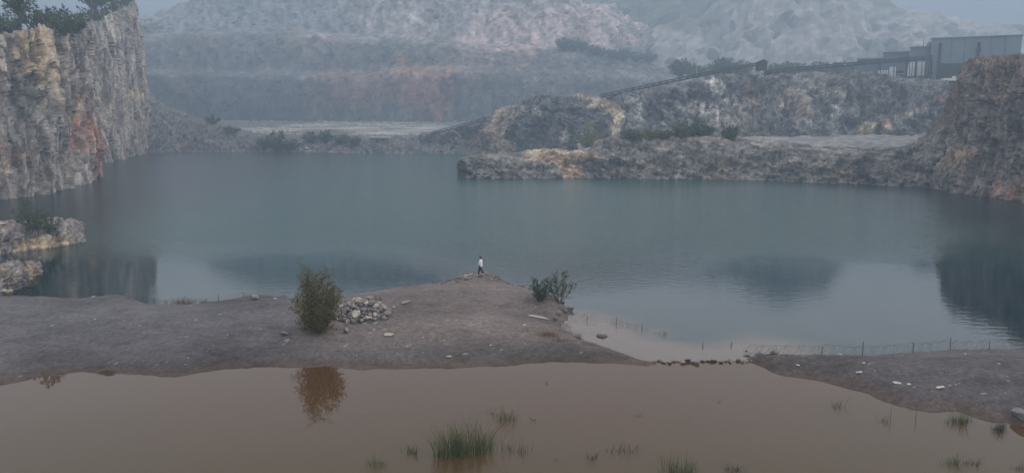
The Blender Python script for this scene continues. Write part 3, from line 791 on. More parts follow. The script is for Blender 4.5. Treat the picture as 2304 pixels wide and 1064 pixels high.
# ================================================================== THINGS
# ---- plants
def leaf_quads(cent, dirs, ln, wd, rg):
    """one small pointed leaf (two triangles as a quad) per row"""
    n = len(cent)
    d = dirs / (np.linalg.norm(dirs, axis=1, keepdims=True) + 1e-9)
    r = rg.normal(size=(n, 3)); s = np.cross(d, r); s /= (np.linalg.norm(s, axis=1, keepdims=True) + 1e-9)
    ln = np.asarray(ln).reshape(-1, 1) * np.ones((n, 1)); wd = np.asarray(wd).reshape(-1, 1) * np.ones((n, 1))
    a = cent; b = cent + d * ln * .45 + s * wd * .5; c = cent + d * ln; e = cent + d * ln * .45 - s * wd * .5
    v = np.stack([a, b, c, e], 1).reshape(-1, 3)
    f = np.arange(4 * n).reshape(-1, 4)
    return v, f
def bushy(name, loc, h, rx, stems, twigs, leaves, ln, wd, leafm, barkm, seed, crown_low=.08, droop=0.0, taper=.55, upright=.55, trunk=0.0, label=None, cat='tree', group=None, ry=None):
    """several stems that fan up from the foot, twigs along them, leaves along the twigs"""
    rg = np.random.default_rng(seed)
    root = empty(name, loc, 0)
    tag(root, label, cat, group)
    wood = MB(); C = []; D = []
    ry = rx if ry is None else ry
    base_z = trunk * h
    if trunk > 0:
        wood.tube([(0, 0, -.25), (rx * .02, 0, base_z * .5), (rx * .05, rx * .03, base_z)], [h * .028, h * .022, h * .018], 7)
    for i in range(stems):
        a = 2 * math.pi * (i + rg.random() * .8) / stems
        q = rg.random() ** .6
        reach = np.array([math.cos(a) * rx, math.sin(a) * ry, 0]) * q
        top = h * (1 - taper * q ** 2) * (.82 + .18 * rg.random())
        p0 = np.array([math.cos(a) * .04 * h * (trunk == 0), math.sin(a) * .04 * h * (trunk == 0), base_z - (.15 if trunk == 0 else 0)])
        pts = []
        wob = rg.normal(size=(6, 3)) * h * .018
        for k in range(6):
            t_ = k / 5
            pts.append(p0 + reach * t_ ** (1 - upright * .4 + .2) + np.array([0, 0, (top - base_z) * t_ ** .95]) + wob[k] * t_)
        pts = np.array(pts)
        r0 = h * .012
        wood.tube(pts, [r0 * (1 - .8 * k / 5) for k in range(6)], 5)
        for j in range(twigs):
            t_ = crown_low + (1 - crown_low) * (j + rg.random()) / twigs
            fi = t_ * 4.999; k = int(fi); b0 = pts[k] * (1 - (fi - k)) + pts[k + 1] * (fi - k)
            ang = rg.random() * 2 * math.pi
            outw = b0 * np.array([1, 1, 0]); outw = outw / (np.linalg.norm(outw) + .2 * rx)
            dv = np.array([math.cos(ang), math.sin(ang), 0]) * .8 + outw * .6 + np.array([0, 0, upright - droop + .3 * rg.normal()])
            dv /= np.linalg.norm(dv)
            tl = h * (.10 + .12 * rg.random()) * (1.15 - .5 * t_)
            e0 = b0 + dv * tl
            if j % 2 == 0: wood.tube([b0, b0 + dv * tl * .5, e0], [r0 * .3, r0 * .2, r0 * .08], 3, cap=False)
            m = max(2, int(leaves * (.6 + .8 * rg.random())))
            tt = rg.random(m) ** .8
            c = b0 + (e0 - b0) * tt[:, None] + rg.normal(size=(m, 3)) * tl * .16
            dd = dv * .7 + rg.normal(size=(m, 3)) * .6 + np.array([0, 0, .15 - droop])
            C.append(c); D.append(dd)
    C = np.concatenate(C); D = np.concatenate(D)
    ok = C[:, 2] > .03 * h
    C, D = C[ok], D[ok]
    s = .7 + .6 * rg.random(len(C))
    v, f = leaf_quads(C, D, ln * s, wd * s, rg)
    wood.build('trunk' if trunk > 0 else 'stem', barkm, root)
    mesh_obj('crown', v, f, leafm, root)
    return root
BARK = plain('bark', (.075, .06, .045), .85, .3, 6)
L_OLIVE = leaf_mat('olive_leaf', [(.075, .074, .016), (.105, .098, .020), (.135, .115, .024), (.145, .092, .022)])
L_GREEN = leaf_mat('green_leaf', [(.04, .06, .022), (.06, .085, .03), (.075, .09, .032)])
L_PALE = leaf_mat('pale_green_leaf', [(.075, .09, .045), (.10, .115, .055), (.12, .12, .05)])
L_DARK = leaf_mat('dark_leaf', [(.042, .075, .028), (.06, .10, .034), (.085, .105, .04)])
L_YELLOW = leaf_mat('yellow_leaf', [(.17, .17, .03), (.22, .20, .04), (.13, .15, .04)])
L_REED = leaf_mat('reed_blade', [(.06, .09, .028), (.09, .115, .035), (.12, .12, .04), (.13, .10, .05)], .2)
L_REED_BROWN = leaf_mat('brown_reed_blade', [(.07, .06, .035), (.06, .07, .03), (.05, .045, .028)], .15)
L_STRAW = leaf_mat('straw_blade', [(.22, .16, .08), (.18, .14, .07), (.11, .10, .045)], .15)
L_RUSSET = leaf_mat('russet_blade', [(.10, .06, .035), (.13, .085, .045), (.08, .07, .035)], .1)

# the bushy tree on the spit
q = on_main(716, 748)
s_ = mpp(q[1] + 1.5)
bushy('bushy_tree', q, 5.15, 1.4, 34, 17, 17, .16, .06, L_OLIVE, BARK, 5, crown_low=.05, taper=.62, upright=.6,
      label='tall bushy olive green tree on the gravel spit beside the rock heap', cat='tree', ry=1.2)
q = on_main(1214, 678)
bushy('shrub', q, 2.2, .85, 12, 12, 16, .14, .055, L_GREEN, BARK, 6, taper=.4, upright=.7, label='low rounded green shrub at the edge of the spit, left of the taller airy one', cat='shrub')
q = on_main(1258, 680)
bushy('shrub', q, 3.2, 1.05, 9, 12, 13, .15, .055, L_GREEN, BARK, 8, taper=.5, upright=.6, crown_low=.25, label='airy pale green sapling with open branches on the right tip of the spit', cat='shrub')
q = on_main(800, 728)
bushy('shrub', q, .75, .7, 7, 6, 9, .10, .04, L_PALE, BARK, 9, taper=.3, upright=.3, label='small pale green weed growing at the foot of the rock heap', cat='shrub')
q = on_main(846, 700)
bushy('shrub', q + np.array([0, .3, .35]), .9, .8, 8, 7, 10, .10, .04, L_STRAW, BARK, 10, taper=.3, upright=.4, label='dry yellowish weed growing on the right side of the rock heap', cat='shrub')
# shrubs on the left ledges
def at_ledge(px, py, z): return G(px, py, z)
bushy('shrub', hit(68, 522), 4.3, 1.5, 9, 10, 14, .26, .11, L_DARK, BARK, 12, taper=.5, upright=.6, crown_low=.2, label='tall dark green shrub standing on the rock ledge below the left cliff', cat='shrub')
bushy('shrub', hit(108, 524), 2.6, 1.7, 9, 9, 12, .24, .1, L_DARK, BARK, 13, taper=.4, upright=.4, label='spreading dark shrub on the rock ledge, beside the taller one', cat='shrub')
bushy('shrub', hit(62, 650), 1.5, 1.5, 9, 8, 12, .15, .06, L_PALE, BARK, 14, taper=.35, upright=.3, label='sprawling pale green shrub in front of the low rock shelf', cat='shrub')

# trees on top of the left cliff, and on the higher ground behind them
cl = [(45, 72, 158, 8.5, 3.2, 'round topped tree standing against the sky above the left cliff', L_DARK, .35), (8, 88, 156, 5.0, 3.6, 'wide dark bush on the rim of the left cliff at the frame edge', L_DARK, 0), (85, 78, 160, 4.5, 3.4, 'low dark bush on the cliff rim, right of the round topped tree', L_DARK, 0),
      (145, 70, 166, 5.2, 3.8, 'dense dark green bush on the rim above the ochre streak', L_DARK, 0), (172, 66, 172, 3.6, 2.6, 'small bush at the right end of the lower cliff rim', L_DARK, 0), (115, 60, 176, 5.0, 4.2, 'bush set back from the rim behind the dense dark one', L_DARK, 0), (25, 62, 172, 5.6, 4.0, 'bush set back behind the round topped tree', L_DARK, 0),
      (205, 34, 235, 9.0, 4.6, 'tree on the higher cliff top, at its left end', L_DARK, .3), (228, 32, 250, 8.0, 4.6, 'tree on the higher cliff top, second from its left end', L_DARK, .3), (255, 20, 262, 6.5, 5.2, 'bush on the higher cliff top near the corner', L_DARK, 0), (280, 8, 285, 5.5, 4.5, 'bush at the outermost corner of the higher cliff top', L_DARK, 0),
      (215, 40, 240, 4.5, 5.0, 'low bush hanging over the edge of the higher cliff', L_DARK, 0)]
for i, (px, py, y, h, rx, lab, lm, tr) in enumerate(cl):
    tree = tr > 0
    bushy('broadleaf_tree' if tree else 'bush', drop(px, py, y) - np.array([0, 0, .8]), h + .8, rx, 12, 9, 11, .55, .26, lm, BARK, 40 + i, taper=.4, upright=.45, trunk=tr, crown_low=.2 if tree else .05, label=lab, cat='tree' if tree else 'bush')
q = P(2296, 138, 158)
bushy('bush', q - np.array([0, 0, .6]), 2.0, 2.0, 8, 7, 9, .4, .18, L_DARK, BARK, 60, taper=.4, upright=.4, label='small dark bush on the rim of the right cliff', cat='bush')

# bushes on the far shore, on the promontory and below the hump
fb = [(628, 338, 322, 8.5, 4.6, L_DARK, 'large dark green bush at the water line of the far shore'), (600, 335, 322, 5.5, 4.0, L_DARK, 'dark bush left of the largest one on the far shore'), (655, 338, 324, 5.0, 3.6, L_DARK, 'dark bush right of the largest one on the far shore'),
      (700, 322, 335, 4.6, 4.2, L_PALE, 'pale green bush on the far shore, first one right of the dark group'), (735, 322, 338, 5.6, 3.2, L_GREEN, 'upright green bush in the middle of the row on the far shore'), (768, 322, 338, 4.2, 3.8, L_PALE, 'pale green bush at the right end of the row on the far shore'), (800, 325, 335, 2.8, 3.6, L_PALE, 'low sprawling bush between the row and the concrete hut'),
      (478, 278, 360, 3.6, 4.0, L_DARK, 'dark bush on the rubble slope by the far shore'), (520, 300, 350, 3.0, 4.2, L_PALE, 'low pale bush on the rubble slope, below the dark one'),
      (1322, 332, 236, 6.8, 4.4, L_YELLOW, 'bright yellow green bush in the hollow between hump and promontory'), (1290, 338, 230, 2.6, 3.4, L_PALE, 'low bush left of the yellow green one in the hollow'),
      (1552, 306, 232, 4.6, 4.2, L_DARK, 'dark bush behind the crest of the promontory'), (1530, 308, 230, 3.0, 3.6, L_PALE, 'pale bush on the crest of the promontory, left of the dark one'), (1582, 306, 234, 3.0, 3.4, L_DARK, 'low dark bush on the crest of the promontory, right of the largest'), (1643, 312, 228, 3.4, 2.0, L_DARK, 'narrow dark bush standing alone on the crest of the promontory'),
      (1420, 312, 222, 2.2, 3.2, L_PALE, 'low olive bush at the left end of the promontory crest'), (1460, 312, 222, 2.4, 3.4, L_YELLOW, 'low yellowish bush on the promontory crest'), (1490, 313, 222, 2.2, 3.0, L_PALE, 'low olive bush on the promontory crest beside the yellowish one')]
for i, (px, py, y, h, rx, lm, lab) in enumerate(fb):
    bushy('bush', hit(px, py, y) - np.array([0, 0, .4]), h + .4, rx, 14, 10, 10, .62, .36, lm, BARK, 80 + i, taper=.45, upright=.45, label=lab, cat='bush')

# trees on the plateau and on the benches of the far wall
pt = bushy('broadleaf_tree', (0, 0, 0), 9.0, 4.2, 16, 10, 9, .8, .45, L_DARK, BARK, 130, taper=.5, upright=.7, trunk=.08, crown_low=.03,
           label='dark tree in the misty row behind the plateau, left of the conveyor tower', cat='tree', group='trees behind the plateau')
first = True
rr = random.Random(5)
for px in list(range(1524, 1690, 12)) + list(range(1736, 1930, 12)):
    y = 400 + rr.random() * 40
    o = pt if first else copy_tree(pt); first = False
    k = (1.05 if px < 1692 else .78) * (.6 + .6 * rr.random())
    o.location = tuple(P(px + rr.uniform(-6, 6), 178 if px < 1692 else 174, y)); o.scale = (k * 1.2, k * 1.2, k); o.rotation_euler = (0, 0, rr.random() * 6)
    o['label'] = 'dark tree in the misty row behind the plateau, left of the conveyor tower' if px < 1692 else 'dark tree in the low misty row between conveyor tower and factory'
first = True
for px, py, y in [(1268, 102, 640), (1290, 104, 640), (1312, 104, 640), (1335, 112, 640), (1352, 116, 640), (1378, 120, 640), (1404, 124, 640), (1432, 128, 640), (1392, 122, 648), (1460, 130, 645)]:
    o = copy_tree(pt)
    k = .8 + .5 * rr.random()
    o.location = tuple(hit(px, py + 14, 575)); o.scale = (k * 1.6, k * 1.3, k * .85); o.rotation_euler = (0, 0, rr.random() * 6)
    o['label'] = 'hazy tree in the line growing on a bench of the far quarry wall'; o['group'] = 'trees on the far bench'

# ---- grass and reeds
def clump(name, loc, h, rx, n, m, seed, label, cat='reeds', lean=.25, wd=.018, ry=None, group=None, leaf=0):
    rg = np.random.default_rng(seed)
    ry = rx if ry is None else ry
    V = []; Fc = []
    nc = max(9, int(n / 12)); cc = [(rg.random() * 6.283, math.sqrt(rg.random()), .55 + .5 * rg.random()) for _ in range(nc)]
    for i in range(n):
        a, r, hk = cc[rg.integers(nc)]
        b = np.array([math.cos(a) * r * rx, math.sin(a) * r * ry, -.15]) + np.array([rg.normal() * rx * .36, rg.normal() * ry * .36, 0])
        hh = h * hk * (.3 + .75 * rg.random() ** .7) * (1.1 - .3 * r)
        d = rg.normal(size=2) * lean + np.array([math.cos(a), math.sin(a)]) * r * lean
        wv = wd * (.7 + .6 * rg.random())
        sa = rg.random() * 6.283; sx = np.array([math.cos(sa), math.sin(sa), 0]) * wv
        pts = []
        for k in range(5):
            t_ = k / 4
            pts.append(b + np.array([d[0] * hh * t_ ** 2, d[1] * hh * t_ ** 2, hh * t_ * (1 - .25 * lean * t_ * np.hypot(*d) / max(lean, .01))]))
        o = len(V)
        for k in range(4):
            ww = 1 - .22 * k
            V.append(pts[k] - sx * ww); V.append(pts[k] + sx * ww)
        V.append(pts[4])
        for k in range(3): Fc.append((o + 2 * k, o + 2 * k + 1, o + 2 * k + 3, o + 2 * k + 2))
        Fc.append((o + 6, o + 7, o + 8))
    ob = mesh_obj(name, V, Fc, m)
    ob.location = tuple(float(c) for c in loc)
    tag(ob, label, cat, group)
    return ob
rl = [ # px, base row, top row, half width px, blades, material, label
    (1016, 1024, 958, 26, 320, L_REED, 'dense green reed clump in the muddy pond, left half of the largest stand'),
    (1062, 1016, 946, 34, 420, L_REED, 'tallest dense green reed clump in the muddy pond, right half of the largest stand'),
    (1100, 1000, 968, 16, 45, L_REED_BROWN, 'thin reed tuft just right of the largest stand'),
    (1145, 942, 908, 22, 90, L_REED, 'arching reed tuft in the pond, behind and right of the largest stand'),
    (1108, 930, 908, 10, 16, L_REED_BROWN, 'few thin reeds left of the arching tuft'),
    (1163, 1012, 980, 22, 60, L_REED_BROWN, 'loose reed tuft right of the largest stand near the bottom'),
    (930, 1018, 992, 16, 90, L_REED, 'small green reed tuft left of the largest stand'),
    (842, 1046, 1022, 20, 70, L_REED, 'small reed tuft at the bottom, farthest left in the pond'),
    (972, 1000, 986, 6, 10, L_REED_BROWN, 'few reed tips between the small tuft and the largest stand'),
    (1332, 1030, 1004, 12, 36, L_REED_BROWN, 'narrow thin reed tuft near the bottom middle of the pond'),
    (1396, 1014, 992, 32, 70, L_REED_BROWN, 'wide sparse reed tuft near the bottom middle of the pond'),
    (1525, 1058, 1020, 30, 190, L_REED, 'green feathery reed clump at the bottom edge right of the middle'),
    (1640, 1056, 1034, 10, 26, L_REED_BROWN, 'small reed tuft at the bottom edge, left one of a pair'),
    (1664, 1058, 1032, 10, 28, L_REED_BROWN, 'small reed tuft at the bottom edge, right one of a pair'),
    (1438, 936, 922, 8, 26, L_REED, 'tiny lone reed tuft in the middle of the muddy pond'),
    (1886, 914, 890, 14, 40, L_REED_BROWN, 'brown reed tuft in the pond before the right gravel bank'),
    (1924, 912, 904, 6, 10, L_REED_BROWN, 'few faint reed tips right of the brown tuft'),
    (1984, 948, 930, 18, 36, L_REED_BROWN, 'spreading brown reed tuft nearest the right gravel bank'),
    (2152, 948, 916, 18, 170, L_REED, 'bright green reed clump at the edge of the right gravel bank'),
    (2182, 946, 928, 8, 30, L_REED_BROWN, 'thin reeds just right of the bright green clump'),
    (2250, 968, 944, 20, 150, L_REED_BROWN, 'brownish reed clump at the bank, farthest right'),
    (2136, 1042, 1014, 24, 90, L_REED, 'reed tuft at the lower right of the pond, larger one of a pair'),
    (2184, 1044, 1020, 12, 40, L_REED_BROWN, 'reed tuft at the lower right of the pond, smaller one of a pair'),
    (2296, 1056, 1032, 14, 60, L_REED_BROWN, 'reed tuft in the bottom right corner of the pond'),
    (1232, 862, 850, 4, 8, L_REED_BROWN, 'few thin reed tips near the front shore of the spit'),
    (1620, 904, 894, 4, 8, L_REED_BROWN, 'faint lone reed tips before the stone row'),
    (1200, 944, 930, 5, 8, L_REED_BROWN, 'faint reed tips right of the arching tuft'),
    (1254, 1034, 1022, 6, 10, L_REED_BROWN, 'faint reed tips near the bottom, left of the narrow tuft'),
]
for i, (px, pb, ptop, hw, n, m, lab) in enumerate(rl):
    q = G(px, pb); dep = math.hypot(q[1], CAMZ); h = (pb - ptop) / F * dep / math.cos(math.atan(CAMZ / q[1])) * 1.6
    clump('reed_clump', q, h, hw / F * dep, int(n * .7) + 8, m, 500 + i, lab, 'reeds', lean=.26 if n > 80 else .36, wd=.013, ry=hw / F * dep * .6, group='reeds in the muddy pond')
q = G(2003, 944); st = MB(); st.tube([(0, 0, -.3), (.02, 0, .35), (.0, .02, .75)], [.014, .012, .006], 5)
o = st.build('dead_stick', BARK); o.location = tuple(q); tag(o, 'thin dead stick standing in the pond beside the spreading brown tuft', 'stick')
q = G(2060, 938); st = MB(); st.tube([(0, 0, -.3), (.03, 0, .4), (-.03, .02, .85)], [.016, .014, .006], 5); st.tube([(.03, 0, .4), (.15, 0, .62)], [.009, .004], 4)
o = st.build('dead_stick', BARK); o.location = tuple(q); tag(o, 'thin forked dead stick standing in the water at the right bank edge', 'stick')
gl = [(413, 682, 656, 22, 260, L_STRAW, 'yellowish grass tuft on the lake edge of the spit', on_main), (460, 680, 665, 9, 90, L_REED, 'small green grass tuft beside the yellowish one on the lake edge', on_main),
      (1303, 756, 726, 9, 60, L_RUSSET, 'stand of thin russet stalks at the water edge near the gap', on_main), (1226, 754, 730, 22, 320, L_STRAW, 'dry straw coloured grass patch on the right end of the spit', on_main),
      (1180, 745, 732, 14, 60, L_STRAW, 'thin dry grass tuft left of the straw coloured patch', on_main), (1268, 768, 752, 20, 80, L_RUSSET, 'low russet grass along the right end of the spit', on_main),
      (1745, 781, 757, 9, 90, L_REED, 'narrow green grass tuft by the razor wire on the right bank', on_right), (720, 752, 738, 26, 220, L_STRAW, 'dry grass round the foot of the bushy tree', on_main),
      (30, 668, 654, 22, 160, L_STRAW, 'dry grass below the low rock shelf', on_main)]
for i, (px, pb, ptop, hw, n, m, lab, fn) in enumerate(gl):
    q = fn(px, pb); dep = math.hypot(q[1], CAMZ - q[2]); h = (pb - ptop) / F * dep * 1.2
    clump('grass_tuft', q, h, hw / F * dep, n, m, 560 + i, lab, 'grass', lean=.28, wd=.014, ry=hw / F * dep * .5)

# ---- rocks
def rock_mesh(name, seed, mat, base, flat=1.0, sub=3):
    rg = np.random.default_rng(seed)
    bm = bmesh.new(); bmesh.ops.create_icosphere(bm, subdivisions=sub, radius=1.0)
    v = np.array([q.co[:] for q in bm.verts])
    for _ in range(9):
        n = rg.normal(size=3); n /= np.linalg.norm(n); dd = .48 + .32 * rg.random()
        k = v @ n - dd
        v -= np.outer(np.maximum(k, 0) * .97, n)
    v += .05 * np.stack([fbm(v * 2.2, 3, seed + j) for j in range(3)], -1)
    v *= np.array([1.15, .95, .8 * flat]) * (.9 + .2 * rg.random(3))
    fs = [[x.index for x in f.verts] for f in bm.faces]; bm.free()
    lum = 1 + .5 * fbm(v * 1.6, 4, seed + 9) + .3 * fbm(v * 5, 3, seed + 10)
    wm = sst(0, .5, fbm(v * 1.1, 3, seed + 11))[:, None] * .5
    col = np.array([base]) * (1 - wm) + np.array([base]) * np.array([[1.15, .92, .72]]) * wm
    o = mesh_obj(name, v, fs, mat, col=np.clip(col * lum[:, None], .02, .7))
    return o
M_STONE = rock_mat('boulder_stone', 3.0, .5, .75, 1.25, dist=.06)
proto = {}
for kind, base in (('grey', (.20, .185, .18)), ('pale', (.36, .32, .28)), ('dark', (.085, .078, .075)), ('white', (.43, .41, .39))):
    proto[kind] = []
    for k in range(5):
        o = rock_mesh('stone', 900 + k * 7 + len(kind), M_STONE, base)
        proto[kind].append(o.data); bpy.data.objects.remove(o)
def rock(kind, loc, size, label, name='rock', cat='rock', group=None, sink=.3, rz=None, flat=1.0, tilt=.25, rr=random):
    me = rr.choice(proto[kind])
    o = bpy.data.objects.new(name, me); COL.objects.link(o)
    o.scale = (size, size * rr.uniform(.75, 1), size * flat * rr.uniform(.8, 1.05))
    o.rotation_euler = (rr.uniform(-tilt, tilt), rr.uniform(-tilt, tilt), rr.random() * 6.28 if rz is None else rz)
    o.location = (float(loc[0]), float(loc[1]), float(loc[2]) + size * .75 * flat * (1 - 2 * sink) + 0.0)
    tag(o, label, cat, group)
    return o
rr = random.Random(21)
# the heap: larger blocks outside and below, laid up in a mound
hc = on_main(800, 722)
heap = []
def heap_z(x, y):   # height of the mound over its foot
    return max(0.0, 1.15 - ((x - .25) / 2.2) ** 2 * 1.1 - ((y - 1.3) / 1.9) ** 2 * 1.0)
for att in range(6000):
    if len(heap) > 150: break
    x = rr.uniform(-2.0, 2.4); y = rr.uniform(-.9, 3.3)
    if ((x - .25) / 2.2) ** 2 + ((y - 1.3) / 2.0) ** 2 > 1: continue
    s = rr.choice([.44, .36, .30, .26] if att < 40 else [.28, .22, .18, .15] if att < 400 else [.17, .13, .1])
    if any(math.hypot(x - a, y - b) < .62 * (s + c) for a, b, c in heap): continue
    heap.append((x, y, s))
    wx, wy = hc[0] + x, hc[1] + y
    z = H_MAIN(wx, wy) + heap_z(x, y) - s * .2
    rock(rr.choice(['grey', 'grey', 'grey', 'pale']), (wx, wy, z), s, 'pale grey broken rock in the heap beside the bushy tree', 'rock', 'rock', 'rocks heaped beside the tree', .35, tilt=.6, rr=rr)
for i in range(34):
    a = rr.uniform(0, 6.283); r = 1.0 + abs(rr.gauss(0, .28))
    x, y = .25 + 2.25 * r * math.cos(a), 1.2 + 2.1 * r * math.sin(a)
    rock(rr.choice(['grey', 'grey', 'dark', 'pale']), (hc[0] + x, hc[1] + y, H_MAIN(hc[0] + x, hc[1] + y)), rr.choice([.05, .06, .08, .1, .13, .17]), 'loose stone fallen from the rock heap onto the gravel', 'rock', 'rock', 'loose stones round the heap', .3, tilt=.5, rr=rr)
mound = MB()
ng = 22
mv = []
for i in range(ng):
    for j in range(ng):
        x = -2.1 + 4.6 * i / (ng - 1); y = -1.0 + 4.4 * j / (ng - 1)
        mv.append((hc[0] + x, hc[1] + y, H_MAIN(hc[0] + x, hc[1] + y) + heap_z(x, y) - .22 + rr.uniform(-.05, .05)))
o = mesh_obj('rubble_mound', np.array(mv), grid_faces(ng, ng), M_GRAVEL, col=np.full((ng * ng, 3), .115)); tag(o, kind='structure')
for (px, py, s, k, lab, fl_) in [(830, 664, .34, 'grey', 'large block on top of the rock heap', 1.0), (802, 668, .36, 'pale', 'pale block at the top left of the rock heap', .9), (870, 690, .34, 'grey', 'block at the right end of the rock heap', 1.0),
                                 (780, 735, .26, 'grey', 'block at the front foot of the rock heap', 1.1)]:
    q = on_main(px, py + 12)
    rock(k, q + np.array([0, 0, .05]), s, lab, flat=fl_, sink=.2, rr=rr)
for (px, py, s, k, lab, fl_) in [(573, 674, .46, 'grey', 'dark grey boulder on the lake edge, left of the tree', .95), (913, 683, .34, 'grey', 'flat grey rock on the gravel right of the heap', .8), (640, 754, .27, 'grey', 'grey rock left of the tree, upper one of a pair', .9),
                                 (645, 771, .24, 'grey', 'rounded rock left of the tree, lower one of a pair', 1.0), (872, 756, .36, 'pale', 'pale tan rock on the gravel in front of the heap', .55), (866, 742, .2, 'grey', 'small flat grey stone just behind the pale tan rock', .4),
                                 (684, 738, .30, 'grey', 'block at the left foot of the bushy tree', 1.0), (672, 728, .22, 'grey', 'smaller block left of the tree foot', .9), (690, 722, .26, 'pale', 'pale block tucked behind the left of the tree foot', .9)]:
    rock(k, on_main(px, py), s, lab, flat=fl_, sink=.18, rr=rr)
rock('pale', on_main(1212, 716), .72, 'long pale ochre slab lying on the right end of the spit', flat=.22, sink=.1, rz=-.5, tilt=.06, rr=rr).scale[1] = .26
rock('dark', G(1355, 757), .42, 'flat dark rock standing in the shallow water of the gap', flat=.38, sink=.25, rr=rr, tilt=.1)
rock('grey', on_right(2300, 940), .5, 'large grey boulder on the right gravel bank at the frame edge', flat=1.0, sink=.25, rr=rr)
# rocks at the tip of the spit
for i, (dx, dy, s, k) in enumerate([(1051, 619, .22, 'pale'), (1060, 617, .18, 'pale'), (1046, 622, .15, 'pale'), (1068, 620, .16, 'grey')]):
    rock(k, on_main(dx, dy + 2), s, ['pale rock at the tip of the spit, largest of the group by the person', 'pale rock at the tip of the spit, second of the group by the person', 'small pale rock left in the group by the person', 'grey rock in the group nearest the person'][i], sink=.2, rr=rr, flat=.7)
for i in range(46):
    px = rr.uniform(975, 1200); py = 633 - 14 * math.exp(-((px - 1085) / 60) ** 2) + rr.uniform(-1, 9) + (6 if px > 1140 else 0)
    q = on_main(px, py)
    if q[2] < .05: continue
    rock('dark', q, rr.uniform(.09, .24), 'dark broken stone along the rim of the spit tip', 'stone', 'stone', 'dark stones at the spit tip', .4, flat=.6, rr=rr)
for (px, py, s) in [(1278, 690, .42), (1264, 680, .34), (1270, 702, .36), (1256, 708, .3), (1248, 718, .28), (1282, 698, .26), (1262, 694, .3)]:
    rock('dark', on_main(px, py), s, 'dark rock on the eroded bank below the two shrubs', 'rock', 'rock', 'dark rocks below the shrubs', .4, flat=.6, rr=rr)
# stepping stones across the gap
x0_ = 1472
k = 0
while x0_ < 1690:
    s = rr.choice([.10, .13, .15, .18, .2]) * 1.05
    if 1548 < x0_ < 1570: s = .25
    q = G(x0_, 814 + rr.uniform(-2.5, 3.5))
    rock(rr.choice(['dark', 'grey', 'grey']), q, s, 'dark wet stone in the row crossing the gap between pond and lake', 'stepping_stone', 'stone', 'stones across the gap', .22, flat=.75, rr=rr)
    x0_ += s * 2 * rr.uniform(.75, 1.25) * F / 52
    k += 1
for i in range(16):
    q = on_right(rr.uniform(1678, 1715), rr.uniform(786, 806))
    if q[2] < -.2: continue
    rock('dark', (q[0], q[1], max(q[2], 0)), rr.uniform(.1, .22), 'dark stone piled at the left end of the right gravel bank', 'stone', 'stone', 'dark stones at the bank end', .4, flat=.6, rr=rr)
# scattered pale stones
for i in range(120):
    px, py = rr.uniform(60, 1400), rr.uniform(668, 824)
    q = on_main(px, py)
    if q[2] < .22: continue
    rock(rr.choice(['white', 'pale', 'grey']), q, rr.choice([.03, .04, .05, .06, .08]), 'small pale stone chip scattered on the gravel spit', 'stone_chip', 'stone', 'stone chips on the spit', .2, flat=.5, rr=rr)
for i in range(46):
    px, py = rr.uniform(1720, 2304), rr.uniform(790, 925)
    q = on_right(px, py)
    if q[2] < .25: continue
    rock(rr.choice(['white', 'pale', 'grey']), q, rr.choice([.03, .04, .05, .06]), 'small pale stone chip scattered on the right gravel bank', 'stone_chip', 'stone', 'stone chips on the right bank', .2, flat=.5, rr=rr)
for (px, py, s, lab, fn) in [(2116, 872, .34, 'largest white stone slab on the right gravel bank', on_right), (1934, 838, .24, 'white flat stone in the middle of the right gravel bank', on_right), (1795, 823, .2, 'white flat stone near the left end of the right bank', on_right),
                             (2018, 862, .26, 'pale flat stone between the two largest on the right bank', on_right), (1944, 817, .16, 'small white stone above the middle one on the right bank', on_right), (1892, 796, .16, 'pale stone near the lake edge of the right bank', on_right), (2172, 796, .1, 'small white stone high on the right bank', on_right),
                             (2045, 864, .18, 'pale flat stone just right of the pair on the right bank', on_right), (1098, 748, .14, 'white flat stone on the middle of the spit', on_main), (1180, 731, .18, 'white stone left of the dry grass on the spit', on_main), (440, 720, .14, 'white flat stone on the left part of the spit', on_main), (118, 733, .14, 'white flat stone at the far left of the spit', on_main),
                             (1010, 802, .2, 'pale flat stone near the front shore of the spit', on_main), (820, 728, .18, 'pale splinter of rock lying before the heap', on_main), (210, 664, .2, 'pale flat stone on the lake edge at the far left', on_main), (620, 672, .26, 'pale flat stone on the lake edge beside the boulder', on_main)]:
    rock('white', fn(px, py), s, lab, flat=.16, sink=.1, rr=rr, tilt=.08)
q = G(242, 838); st = MB()
for k in range(7):
    a = rr.uniform(-.5, .5); l_ = rr.uniform(.3, .7)
    st.tube([(-l_ * math.cos(a), -l_ * math.sin(a), .02), (0, 0, .07 + .02 * k), (l_ * math.cos(a) * .9, l_ * math.sin(a), .05)], [.012, .022, .008], 5)
o = st.build('driftwood', BARK); o.location = tuple(q); tag(o, 'dark tangle of driftwood twigs at the pond edge on the left', 'driftwood')

# ---- razor wire
WIRE = plain('rusty_wire', (.10, .085, .075), .6, .3, 4, .4)
STAKE = plain('weathered_stake', (.06, .052, .045), .8, .25, 8)
def coil(parent, a, b, rad, pitch, seed, name='wire_coil', wr=.008):
    rg = random.Random(seed); a = np.asarray(a, float); b = np.asarray(b, float); d = b - a; ln = np.linalg.norm(d); d /= ln
    s = np.cross(d, [0, 0, 1.0]); s /= np.linalg.norm(s); u = np.cross(s, d)
    n = int(ln / pitch * 14); pts = []
    ph = rg.random() * 6
    for i in range(n + 1):
        t_ = i / n; an = ph + t_ * ln / pitch * 2 * math.pi
        rv = rad * (1 + .12 * math.sin(t_ * ln * 1.7 + ph) + .06 * math.sin(an * .37))
        pts.append(a + d * (t_ * ln + .10 * math.sin(an * .5) + rad * .95 * math.sin(an + .7)) + s * rv * math.cos(an) + u * (rv * math.sin(an) - .05 * math.sin(t_ * ln * .9)))
    m = MB(); m.tube(pts, wr, 4)
    return m.build(name, WIRE, parent)
